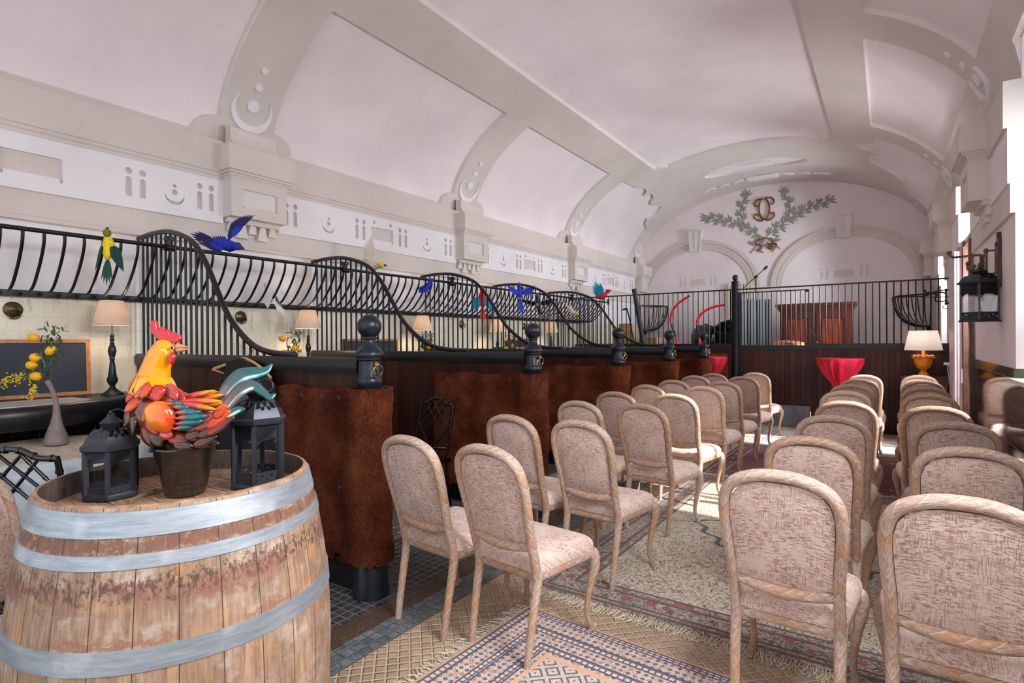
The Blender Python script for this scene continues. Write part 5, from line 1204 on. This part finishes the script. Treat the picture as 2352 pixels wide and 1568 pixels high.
# belly and rump feathers
for (b, t, wd, mt) in (((380, 1005), (440, 1012), 30, 'f_brown'), ((395, 1020), (448, 1027), 28, 'f_bronze'), ((420, 1005), (469, 992), 26, 'f_bronze'), ((440, 985), (510, 958), 28, 'f_brown'), ((425, 990), (500, 945), 24, 'f_pink'), ((450, 1005), (520, 968), 24, 'f_bronze'), ((470, 985), (530, 940), 26, 'f_orange'), ((490, 962), (520, 925), 26, 'f_orange'), ((440, 1025), (500, 1000), 24, 'f_bronze'), ((410, 985), (462, 960), 24, 'f_pink'), ((470, 1000), (540, 955), 22, 'f_brown')):
    feather('rump_feather', mt, b, t, wd, (-.070, -.062))
for (b, t, wd, mt) in (((380, 1005), (440, 1012), 30, 'f_brown'), ((440, 985), (510, 958), 28, 'f_brown'), ((470, 1000), (540, 955), 22, 'f_brown')): feather('rump_feather', mt, b, t, wd, (.060, .055))
# wing: glossy shoulder shell and blue-green quills
for s in (-1, 1):
    d = .078*s
    m = MB(); sh = [(330, 950), (333, 936), (342, 926), (356, 921), (374, 921), (388, 926), (396, 938), (402, 952), (404, 966), (398, 980), (392, 992), (378, 995), (360, 991), (345, 984), (335, 970)]
    pc = [(rp_(a, b, d if s < 0 else 0).x, rp_(a, b, d if s < 0 else 0).z) for a, b in sh]; cx_ = sum(p[0] for p in pc)/len(pc); cz_ = sum(p[1] for p in pc)/len(pc); vs = []; n_ = len(pc); rings = 7; uvs = []
    for j in range(rings):
        k = math.cos(PI/2*j/rings); hh = math.sin(PI/2*j/rings)*.022
        for p in pc: vs.append((cx_+(p[0]-cx_)*k, d+s*hh, cz_+(p[1]-cz_)*k)); uvs.append((.5, (vs[-1][0]-pc[0][0])/.1))
    vs.append((cx_, d+s*.023, cz_)); uvs.append((.5, .5)); fs = [(j*n_+i, j*n_+(i+1) % n_, (j+1)*n_+(i+1) % n_, (j+1)*n_+i) for j in range(rings-1) for i in range(n_)]+[((rings-1)*n_+i, (rings-1)*n_+(i+1) % n_, rings*n_) for i in range(n_)]
    m.add(vs, fs, [[uvs[i] for i in f] for f in fs]); wg = m.build('wing', 'f_wing', r, sharp=80)
    for (b, t, wd) in (((382, 928), (418, 926), 17), ((392, 934), (441, 936), 19), ((396, 948), (466, 945), 22), ((396, 961), (478, 955), 22), ((396, 974), (468, 966), 20), ((390, 986), (452, 976), 16)):
        feather('quill', 'f_wingtip', b, t, wd, (d+s*.008, d*.95), dome=.55*(-s if s > 0 else 1), tipk=.75, parent=wg)
# saddle feathers: long pink to yellow blades from the back
for (b, t, wd, dd) in (((398, 920), (497, 895), 15, 0), ((402, 918), (505, 898), 13, .02), ((402, 922), (515, 921), 15, -.03), ((410, 924), (500, 941), 14, -.045), ((425, 925), (515, 905), 18, .01), ((415, 920), (500, 915), 18, .03), ((440, 930), (512, 925), 20, -.01)): feather('saddle_feather', 'f_saddle', b, t, wd, (-.03+dd, -.03+dd*1.3), dome=.4)
# tail sickles: tapered beaten-metal horns
def sickle(pts, rad, d):
    m = scaled_tube([rp_(a, b, d+c+max(0, (a-500)/128)*.13) for a, b, c in pts], rad, .45, 14, 5); 
    L = len(m.v); return m.build('tail_feather', 'f_tail', r)
sickle([(496, 950, 0), (512, 910, 0), (532, 882, 0), (556, 862, 0), (585, 856, 0), (610, 850, 0), (624, 836, 0)], [.012, .020, .025, .028, .024, .015, .004], .0)
sickle([(504, 958, -.02), (525, 925, -.02), (550, 897, -.02), (578, 885, -.02), (602, 900, -.02), (618, 912, -.02), (632, 904, -.02)], [.012, .018, .022, .023, .018, .013, .004], -.02)
sickle([(506, 968, .03), (530, 945, .03), (556, 925, .03), (582, 915, .03), (602, 925, .03)], [.010, .017, .020, .015, .004], .03)
sickle([(508, 965, -.035), (528, 950, -.035), (548, 940, -.035), (562, 938, -.035)], [.010, .014, .012, .003], -.035)
for ob in kids(r):       # v runs along each horn for the colour change
    if ob.name.startswith('tail_feather'):
        ul = ob.data.uv_layers[0].data; mxv = max(q.uv[1] for q in ul)
        for q in ul: q.uv[1] /= mxv

# ================================================================== CHAIRS
def make_chair():
    r = empty('side_chair', (0, 0, 0), 'chair', 'chair', 'limed oak side chairs in rows')
    def rk(z): return .06-(z-.42)*.27 if z > .42 else None
    # back frame
    pts = [(-.180, .40), (-.181, .48), (-.180, .56), (-.183, .64), (-.190, .72), (-.195, .80), (-.195, .86), (-.184, .918), (-.152, .961), (-.100, .986), (-.05, .998), (0, 1.0)]
    pts += [(-x, z) for x, z in pts[-2::-1]]; P3 = bez([(x, rk(max(z, .4201)), z-.022) for x, z in pts], 4); n_ = len(P3)
    rad = [.0198+.0022*math.sin(PI*i/(n_-1)) for i in range(n_)]
    m = MB(); m.tube(P3, rad, 16, flat=1.2, up=(1, 0, 0)); m.build('back_frame', 'limed_oak', r, sharp=80)
    m = MB(); m.tube(bez([(-.18, .030, .545), (-.09, .016, .528), (0, .012, .521), (.09, .016, .528), (.18, .030, .545)], 5), .0245, 14, flat=.95); m.build('cross_rail', 'limed_oak', r, sharp=80)
    # back pad, domed on both faces
    outl = [(-.163, .575), (-.163, .64), (-.170, .72), (-.174, .80), (-.174, .85), (-.162, .90), (-.134, .938), (-.09, .955), (-.05, .962), (0, .964)]; outl += [(-x, z) for x, z in outl[-2::-1]]+[(.10, .560), (0, .553), (-.10, .560)]
    m = MB(); n_ = len(outl); cz = .75; R_ = 8
    for s in (-1, 1):
        vs = []
        for j in range(R_+1):
            k = 1-j/R_; h = .014+.020*(1-(k**4))
            for (x, z) in outl: zz = cz+(z-cz)*k; vs.append((x*k, rk(zz)+s*h, zz-.012))
        m.add(vs, [(j*n_+i, j*n_+(i+1) % n_, (j+1)*n_+(i+1) % n_, (j+1)*n_+i) for j in range(R_) for i in range(n_)])
    m.build('back_pad', 'pink_fabric', r, sharp=80)
    # rear legs
    for s in (-1, 1):
        P = bez([(s*.172, -.012, 0), (s*.175, .008, .12), (s*.179, .035, .26), (s*.180, .055, .36), (s*.180, .064, .42)], 4); m = MB(); m.tube(P, [.0165+.0075*(i/(len(P)-1)) for i in range(len(P))], 14, up=(1, 0, 0)); m.build('leg', 'limed_oak', r, sharp=80)
    # cabriole front legs with scroll feet
    for s in (-1, 1):
        P = bez([(s*.212, .465, .008), (s*.209, .460, .035), (s*.196, .447, .08), (s*.197, .447, .15), (s*.212, .461, .25), (s*.225, .474, .33), (s*.221, .470, .385), (s*.212, .461, .405)], 4); tb = [.016, .0165, .014, .015, .019, .026, .030, .027]; R = []
        for i in range(len(P)): t = i/(len(P)-1)*7; k = min(6, int(t)); R.append(tb[k]+(tb[k+1]-tb[k])*(t-k))
        m = MB(); m.tube(P, R, 14, up=(1, 0, 0)); m.cyl((s*.212-.013, .474, .028), (s*.212+.013, .474, .028), .013, 12); m.cyl((s*.211, .463, 0), (s*.211, .463, .018), .015, 12, .017); m.build('leg', 'limed_oak', r, sharp=80)
    # aprons
    def apron(a, b, sag=.012):
        P = bez([a, (a+b)/2+Vector((0, 0, -sag*.0)), b], 6); m = MB(); m.tube(P, .0245, 12, up=(0, 0, 1), flat=.62); m.tube([p+Vector((0, 0, .026)) for p in P], .0075, 8); return m
    V_ = Vector; fr, fl, br, bl = V_((.212, .462, .392)), V_((-.212, .462, .392)), V_((.178, .066, .392)), V_((-.178, .066, .392))
    for a, b in ((fl, fr), (bl, br), (bl, fl), (br, fr)): apron(a, b).build('seat_rail', 'limed_oak', r, sharp=80)
    # seat pad
    m = MB(); N_ = 20; oc = []
    for (cx, cy, a0) in ((.200, .447, 0), (-.200, .447, 90), (-.170, .075, 180), (.170, .075, 270)):
        for i in range(6): a = math.radians(a0+90*i/5); oc.append((cx+.026*math.cos(a), cy+.026*math.sin(a)))
    n_ = len(oc); vs = []; R_ = 9
    for (k, z) in [(1, .412), (1.012, .43), (1.012, .446), (.985, .462), (.94, .474), (.85, .487), (.7, .497), (.5, .503), (.25, .506), (.01, .507)]:
        for (x, y) in oc: vs.append((x*k, .265+(y-.265)*k, z))
    m.add(vs, [(j*n_+i, j*n_+(i+1) % n_, (j+1)*n_+(i+1) % n_, (j+1)*n_+i) for j in range(9) for i in range(n_)]+[tuple(range(n_))[::-1]]); m.build('seat_pad', 'pink_fabric', r, sharp=80)
    return r
def chair_at(px, py):
    # ground point from the top of the back rail: top stands 1.0 above the floor, raked .115 behind the root
    z = 7.0
    for _ in range(6):
        y = z*math.cos(TH)+(px-1176)/F_PX*z*math.sin(TH); z = (EYE-1.0-fz(y))*F_PX/(py-_h(px))
    xc = (px-1176)/F_PX*z; return xc*math.cos(TH)-z*math.sin(TH), xc*math.sin(TH)+z*math.cos(TH)+.105
cols = {
 'A': [(930, 1000), (1168, 952), (1328, 920), (1412, 899), (1487, 883), (1546, 872), (1595, 862), (1639, 857)],
 'B': [(1112, 1021), (1328, 964), (1472, 926), (1548, 904), (1614, 886), (1660, 875), (1705, 864), (1735, 855)],
 'C': [(1785, 1080), (1860, 1002), (1910, 953), (1940, 920), (1940, 897), (1955, 882), (1972, 870), (1985, 860)],
 'D': [(2215, 1140), (2230, 1027), (2195, 968), (2150, 932), (2135, 904), (2127, 888), (2120, 874), (2112, 861)]}
WHERE = {'A': 'next to the stalls', 'B': 'left of the centre aisle', 'C': 'right of the centre aisle', 'D': 'next to the windows'}
RW_ = ['front-most row nearest the camera', 'second row from the camera', 'third row from the camera', 'fourth row from the camera', 'fifth row from the camera', 'sixth row from the camera', 'seventh row from the camera', 'farthest row, by the gate']
c0 = make_chair(); first = True; rnd = random.Random(9)
for k in 'ABCD':
    for i, (px, py) in enumerate(cols[k]):
        o = c0 if first else copy_tree(c0); first = False; x, y = chair_at(px, py); o.location = (x, y, fz(y+.25)+.001)
        o.rotation_euler.z = math.radians((-5 if k in 'AB' else 0)+({('A', 0): 0, ('B', 0): -1}.get((k, i), rnd.uniform(-1.6, 1.6))))
        o['label'] = 'limed oak padded pink chair %s, %s' % (WHERE[k], RW_[i])
o = copy_tree(c0); o.location = (-2.69, .52, fz(.6)); o.rotation_euler.z = math.radians(-62); o['group'] = 'limed oak chairs outside the rows'
o['label'] = 'carved oak chair back cut off at the left edge, behind the barrel'

# ================================================================== RUGS
def rug(name, mat, cx, cy, w_, l_, rz, z, lab, fr=True, fl=.07):
    r = empty(name, (cx, cy, fz(cy)+z), lab, 'rug', rz=rz); r.rotation_euler = (-.005, 0, rz)
    m = MB(); m.bx(-w_/2, w_/2, -l_/2, l_/2, 0, .006); m.build('pile', mat, r, smooth=False)
    if fr:
        rn = random.Random(int(cx*100)); m = MB()
        for s in fr:
            for i in range(int(w_/.011)):
                x = -w_/2+.011*i+rn.uniform(-.004, .004); q = [Vector((x, s*(l_/2-.003), .004)), Vector((x+rn.uniform(-.012, .012), s*(l_/2+fl*.5), .006)), Vector((x+rn.uniform(-.03, .03), s*(l_/2+fl*rn.uniform(.8, 1.15)), .003))]
                m.tube(q, .0022, 4)
        f_ = m.build('fringe', 'fringe', r, smooth=False); f_['kind'] = 'stuff'; f_['label'] = 'cream fringe'
    return r
rug('rug', 'rug_indigo', -.80, 1.86, 1.75, 1.3, math.radians(-3), .004, 'cream and indigo fringed rug in the foreground beside the chairs', None)
# its fringe runs down the left edge
m = MB(); rn = random.Random(3); base = bpy.data.objects['rug']
for i in range(118):
    y = -.65+.011*i; m.tube([Vector((-.872, y, .004)), Vector((-.905, y+rn.uniform(-.012, .012), .006)), Vector((-.872-.07*rn.uniform(.8, 1.15), y+rn.uniform(-.03, .03), .003))], .0022, 4)
f_ = m.build('fringe', 'fringe', base, smooth=False); f_['kind'] = 'stuff'; f_['label'] = 'cream fringe'
rug('rug', 'rug_sage', -.53, 4.50, 2.5, 3.4, 0, .002, 'large faded sage and rose floral rug with cream fringe under the front rows', (-1, 1), .10)
rug('rug', 'rug_red', -.52, 7.35, 2.45, 2.1, 0, .002, 'dark red patterned rug under the middle rows of chairs', (1,), .05)
rug('rug', 'rug_pale', -.52, 9.33, 2.45, 1.75, 0, .002, 'pale patterned rug in front of the gate', None)
rug('rug', 'rug_dark', -3.75, 3.25, 1.5, 1.25, 0, .003, 'dark patterned rug inside the second stall under the black chair', None)

# ================================================================== HANGER WITH BLACK GARMENT
r = empty('coat_hanger', atY(548, 838, 2.10), 'wooden coat hanger hooked over the nearest partition behind the rooster', 'hanger')
o0 = r.location.copy(); g = lambda a, b, dy=0: atY(a, b, 2.10)-o0+Vector((0, dy, 0))
m = MB(); m.tube(bez([g(560, 822), g(540, 830), g(515, 838), g(492, 846)], 4), [.011]*13, 8, flat=.6); m.tube([g(492, 846), g(489, 849)], .010, 8); m.tube(bez([g(560, 822), g(582, 832), g(606, 850), g(622, 868)], 4), .011, 8, flat=.6); m.build('shoulder_bar', 'hanger_wood', r)
m = MB(); m.tube([g(490, 849), g(528, 862), g(618, 870)], .006, 8); m.build('trouser_bar', 'hanger_wood', r)
m = MB(); m.tube(bez([g(562, 824), g(570, 815), g(580, 812), g(583, 806), g(578, 802), g(570, 806, .03)], 4), .0025, 6); m.build('hook', 'brass', r)
m = MB(); V0 = [(533, 832), (562, 822), (600, 852), (632, 880), (640, 1040), (600, 1060), (560, 1055), (512, 1050), (518, 900), (524, 868)]
P_ = [atY(a, b, 2.10) for a, b in V0]; m.prism([(p.x, p.z) for p in P_], lambda a, b, d: Vector((a, 2.075+.012*math.sin(a*40+b*6)+d, b)), -.014, .014)
tag(m.build('garment', 'black_cloth', None, sharp=70), 'black garment hanging from the wooden hanger behind the rooster tail', 'garment')

# ================================================================== PARROTS
def parrot(loc, rz, pitch, body, back, belly, wing, tip, tail, beak, wings, size, lab, roll=0, taill=1.0, crest=None, pose=None):
    """wings: list of (side, raise angle, sweep angle); local +x is the way it faces"""
    r = empty('parrot', loc, lab, 'bird', 'feathered toy birds on the hay rack'); r.rotation_euler = pose.to_euler() if pose else Euler((roll, pitch, rz)); S = size
    m = MB(); m.tube(bez([(-.09*S, 0, -.01*S), (-.06*S, 0, 0), (0, 0, .0), (.05*S, 0, .015*S), (.085*S, 0, .04*S)], 4), [ (.006+.034*math.sin(PI*min(1, (i/16)*.86+.04)))*S for i in range(17)], 12); m.build('body', back, r)
    m = MB(); m.sph((.005*S, 0, -.010*S), .033*S, 8, 1.75, .85, .85); m.build('belly', belly, r)
    m = MB(); m.sph((.10*S, 0, .052*S), .029*S, 10, 1.15, .9, 1); m.build('head', body, r)
    m = MB(); m.tube(bez([(.122*S, 0, .058*S), (.140*S, 0, .054*S), (.148*S, 0, .038*S)], 4), [.013*S, .012*S, .011*S, .010*S, .009*S, .008*S, .006*S, .004*S, .001*S], 8); m.build('beak', beak, r)
    for s in (-1, 1): m = MB(); m.sph((.108*S, s*.024*S, .060*S), .0045*S, 5); m.build('eye', 'eye_black', r)
    m = MB()
    for k in range(5): m.leaf(Matrix.Translation((-.075*S, 0, -.008*S)) @ Matrix.Rotation(PI+(k-2)*.10, 4, 'Z') @ Matrix.Rotation(.12, 4, 'Y'), (.20-.02*abs(k-2))*S*taill, .022*S, .15, 5, 1.3)
    m.build('tail', tail, r)
    for (s, up, sweep, *sp) in wings:
        wr = Matrix.Translation((.02*S, s*.026*S, .018*S)) @ Matrix.Rotation(s*up, 4, 'X') @ Matrix.Rotation(s*PI/2, 4, 'Z'); m = MB()
        n_ = 11
        for k in range(n_):
            t = k/(n_-1); a = s*(sweep+sp[0]*t) if sp else (s*(-.15+1.45*t+sweep) if sweep < .6 else s*(1.30+.34*t)); m.leaf(wr @ Matrix.Translation((.045*S*(1-t)+.01*S, 0, .001*k)) @ Matrix.Rotation(a, 4, 'Z'), (.20-.085*t)*S, .026*S, .12, 5, 1.35)
        wg = m.build('wing', tip, r); m = MB()
        for k in range(7):
            t = k/6; a = s*(sweep+sp[0]*t) if sp else (s*(-.12+1.2*t+sweep) if sweep < .6 else s*(1.30+.3*t)); m.leaf(wr @ Matrix.Translation((.03*S*(1-t), 0, .006)) @ Matrix.Rotation(a, 4, 'Z'), (.115-.03*t)*S, .030*S, .2, 5, 1.2)
        m.build('wing_coverts', wing, wg)
    for s in (-1, 1): m = MB(); m.cyl((.0, s*.014*S, -.03*S), (.005, s*.014*S, -.062*S), .005*S, 6); m.sph((.008*S, s*.014*S, -.064*S), .008*S, 5, 1.6, 1, .6); m.build('foot', 'beak_grey', r)
    if crest:
        m = MB()
        for k in range(5): m.leaf(Matrix.Translation((.095*S, 0, .07*S)) @ Matrix.Rotation(-1.1-.25*k, 4, 'Y'), .06*S, .012*S, .1, 4)
        m.build('crest', crest, r)
    return r
XRK = -4.93
def pose_(ang, lean=0.0):   # back turned to the room, head pointing at angle ang (0 = along the picture, negative = down)
    Rv = Vector((math.cos(TH), math.sin(TH), 0)); Fv = Vector((-math.sin(TH), math.cos(TH), 0)); Zv = Vector((0, 0, 1))
    x = (Rv*math.cos(ang)+Zv*math.sin(ang)).normalized(); z = (-Fv+Zv*lean); z = (z-x*z.dot(x)).normalized(); y = z.cross(x)
    return Matrix(((x.x, y.x, z.x), (x.y, y.y, z.y), (x.z, y.z, z.z)))
def rk_(y, z, dx=0): return (XRK+dx, y, z)
parrot(rk_(1.735, 2.175, .05), 2.5, -1.30, 'b_olive', 'b_yellow', 'b_yellow', 'b_green', 'b_green', 'b_green', 'beak_grey', [(1, -.9, .95), (-1, -.9, .95)], 1.0, 'yellow and green parrot clinging to the hay rack, nearest the camera', taill=1.1)
parrot(rk_(2.66, 2.335), TH-.75, .20, 'b_blue', 'b_blue', 'b_yellow', 'b_blue', 'b_navy', 'b_navy', 'beak_grey', [(1, .35, -.55, .75), (-1, .35, 1.75, .85)], 1.35, 'blue macaw with raised wings perched on the hay rack, left of the big pilaster', pose=pose_(-.35, .35))
parrot(rk_(3.26, 1.93, -.28), TH+2.6, -.6, 'b_white', 'b_white', 'b_white', 'b_white', 'b_white', 'b_white', 'beak_grey', [(1, -.9, 1.0), (-1, -.9, 1.0)], .95, 'small white bird low on the hay rack, left of the second lamp', taill=1.7)
parrot(rk_(4.36, 2.33), TH-.2, .35, 'b_yellow', 'b_cream', 'b_cream', 'b_cream', 'b_cream', 'b_cream', 'beak_grey', [(1, .3, .35, 1.0), (-1, .3, 2.3, .5)], 1.25, 'cream bird with fanned wings behind the crest of the second railing', pose=pose_(-.15, .3))
parrot(rk_(5.20, 2.13, .05), TH+.4, -.5, 'b_blue', 'b_blue', 'b_blue', 'b_blue', 'b_blue', 'b_blue', 'beak_grey', [(1, .1, .3), (-1, .1, .3)], 1.05, 'bright blue parrot clinging to the rack bars above the third lamp', taill=1.5)
parrot(rk_(6.38, 2.05, .06), 2.3, -1.1, 'b_red', 'b_red', 'b_red', 'b_teal', 'b_teal', 'b_orange', 'beak_grey', [(1, .0, .7), (-1, .0, .7)], 1.35, 'red parrot with turquoise wings hanging on the rack bars')
parrot(rk_(7.36, 2.22, .06), TH+2.0, -1.2, 'b_blue', 'b_blue', 'b_blue', 'b_blue', 'b_blue', 'b_blue', 'beak_grey', [(1, .3, -.2), (-1, .3, -.2)], 1.05, 'blue parrot with a long tail hanging under the crest of the fourth railing', taill=1.7)
parrot(rk_(7.92, 2.06, .06), -1.2, -.5, 'b_navy', 'b_navy', 'b_yellow', 'b_navy', 'b_navy', 'b_navy', 'beak_grey', [(1, .2, .1), (-1, .2, .1)], 1.3, 'navy parrot with a yellow breast spread on the rack bars')
parrot(rk_(9.10, 2.0, .05), TH-.4, .9, 'b_yellow', 'b_cream', 'b_white', 'b_cream', 'b_cream', 'b_cream', 'beak_grey', [(1, .1, .9), (-1, .1, .9)], 1.1, 'white bird with a yellow head low on the far part of the rack', taill=1.4)
parrot(rk_(10.45, 2.355, .05), TH+.1, -.2, 'b_red', 'b_red', 'b_red', 'b_teal', 'b_teal', 'b_orange', 'beak_grey', [(1, 1.1, .35), (-1, .8, .5)], 1.45, 'red macaw with raised turquoise wings at the far end of the rack')

# ================================================================== LAUREL BRANCHES AND MONOGRAM ON THE END WALL
def wz(u, v, d=0): p = atY(1600+u/6.918, 420+v/6.918, YE); p.y = YE-.004-d; return p
r = empty('wall_emblem', (-2.45, YE, 4.2), 'painted olive branches tied with a gold ribbon around a gold monogram, on the end wall', 'emblem'); o0 = r.location.copy()
rn = random.Random(2)
BR = [[(1120, 880), (1000, 830), (870, 760), (740, 690), (560, 625), (400, 590), (270, 570), (190, 560)], [(800, 720), (760, 640), (715, 500), (715, 400), (745, 310), (790, 230)],
      [(1090, 900), (1160, 820), (1280, 720), (1400, 630), (1480, 510), (1500, 380), (1460, 270), (1420, 190)], [(1370, 650), (1480, 580), (1600, 510), (1700, 440), (1850, 370), (1960, 335), (2110, 290)],
      [(870, 1115), (960, 1000), (1100, 880)], [(1335, 1050), (1230, 950), (1100, 870)]]
m = MB()
for b in BR: m.tube([wz(u, v, .008)-o0 for u, v in [tuple(q[:2]) for q in bez([(a, c, 0) for a, c in b], 4)]], .013 if b in BR[4:] else .009, 6)
for (u0, v0, u1, v1) in ((1480, 660, 1380, 680), (830, 735, 740, 760), (690, 690, 560, 650), (1680, 440, 1660, 520), (1660, 520, 1520, 570)): m.tube([wz(u0, v0, .008)-o0, wz(u1, v1, .008)-o0], .006, 5)
m.build('branches', 'branch_brown', r)
leafm = MB(); ber = MB()
def lf(u, v, ang, L, wd): # ang degrees, 0 = right, 90 = up (picture)
    a = wz(u, v, .006); b = wz(u+L*math.cos(math.radians(ang)), v-L*math.sin(math.radians(ang)), .006); xd = (b-a).normalized(); zd = Vector((0, -1, 0)); yd = zd.cross(xd)
    Mx = Matrix(((xd.x, yd.x, zd.x, a.x-o0.x), (xd.y, yd.y, zd.y, a.y-o0.y), (xd.z, yd.z, zd.z, a.z-o0.z), (0, 0, 0, 1))); leafm.leaf(Mx, (b-a).length, wd*.0017, .25, 6, 1.05)
for bi, b in enumerate(BR[:4]):
    Q = bez([(a, c, 0) for a, c in b], 8); d = 0; nxt = (60 if bi in (1, 3) else 95); s = 1
    for i in range(1, len(Q)):
        d += (Q[i]-Q[i-1]).length
        if d > nxt:
            t = (Q[i]-Q[i-1]).normalized(); ang = math.degrees(math.atan2(-t.y, t.x)); nxt += 72
            for (da, L, w_) in ((50, 138, 28), (24, 148, 28), (76, 112, 25)): lf(Q[i].x, Q[i].y, ang+s*da+rn.uniform(-7, 7), L*rn.uniform(.85, 1.05), w_) if (da != 66 or rn.random() < .6) else None
            s = -s
            if rn.random() < .5: ber.sph(wz(Q[i].x-s*15, Q[i].y+14, .012)-o0, .010, 4)
    t = (Q[-1]-Q[-3]).normalized(); ang = math.degrees(math.atan2(-t.y, t.x))
    for da in (-28, 0, 28): lf(Q[-1].x, Q[-1].y, ang+da, 140, 28)
for (u, v, a) in ((1100, 900, 230), (940, 1000, 160), (935, 1005, 140), (1120, 920, 300), (1230, 940, 20), (1230, 940, 50), (1200, 820, -10), (1330, 700, -40), (1000, 830, 200), (1130, 960, 210)): lf(u, v, a, 140, 30)
leafm.build('leaves', 'olive_leaf', r, sharp=70)['kind'] = 'stuff'; ber.build('berries', 'berry', r)
def rib(pts, w0, name='monogram', mat='gold', flat=.5):
    P = [wz(q[0], q[1], .02)-o0 for q in bez([(a, b, 0) for a, b in pts], 5)]; n_ = len(P); m = MB(); m.tube(P, [w0*(.35+.65*math.sin(PI*(i+.5)/n_)**.7) for i in range(n_)], 8, flat=flat, up=(0, -1, 0)); return m
for pts in ([(990, 355), (970, 378), (938, 365), (932, 320), (965, 280), (1020, 262), (1060, 255), (1035, 290), (1012, 340), (1005, 410), (1012, 480), (1035, 545), (1075, 590), (1010, 602), (950, 575), (925, 530), (945, 500), (985, 510), (985, 535)],
            [(1185, 325), (1205, 342), (1238, 320), (1240, 275), (1205, 240), (1150, 238), (1105, 250), (1135, 285), (1160, 335), (1170, 400), (1162, 470), (1140, 530), (1100, 580), (1150, 592), (1215, 560), (1250, 515), (1240, 480), (1195, 478), (1188, 505)]):
    rib(pts, .038).build('monogram', 'gold', r)
for pts in ([(1130, 880), (1080, 880), (1010, 910), (955, 940), (950, 975), (1000, 985), (1045, 1010), (1030, 1055), (980, 1060), (985, 1085), (1040, 1090), (1070, 1115)], [(1150, 890), (1200, 880), (1225, 920), (1210, 960), (1150, 985), (1145, 1035), (1190, 1050), (1215, 1000), (1230, 965), (1280, 970), (1270, 1010), (1240, 1060), (1210, 1100)]):
    rib(pts, .032).build('ribbon', 'gold', r)
print('SCENE BUILT', len(bpy.data.objects))
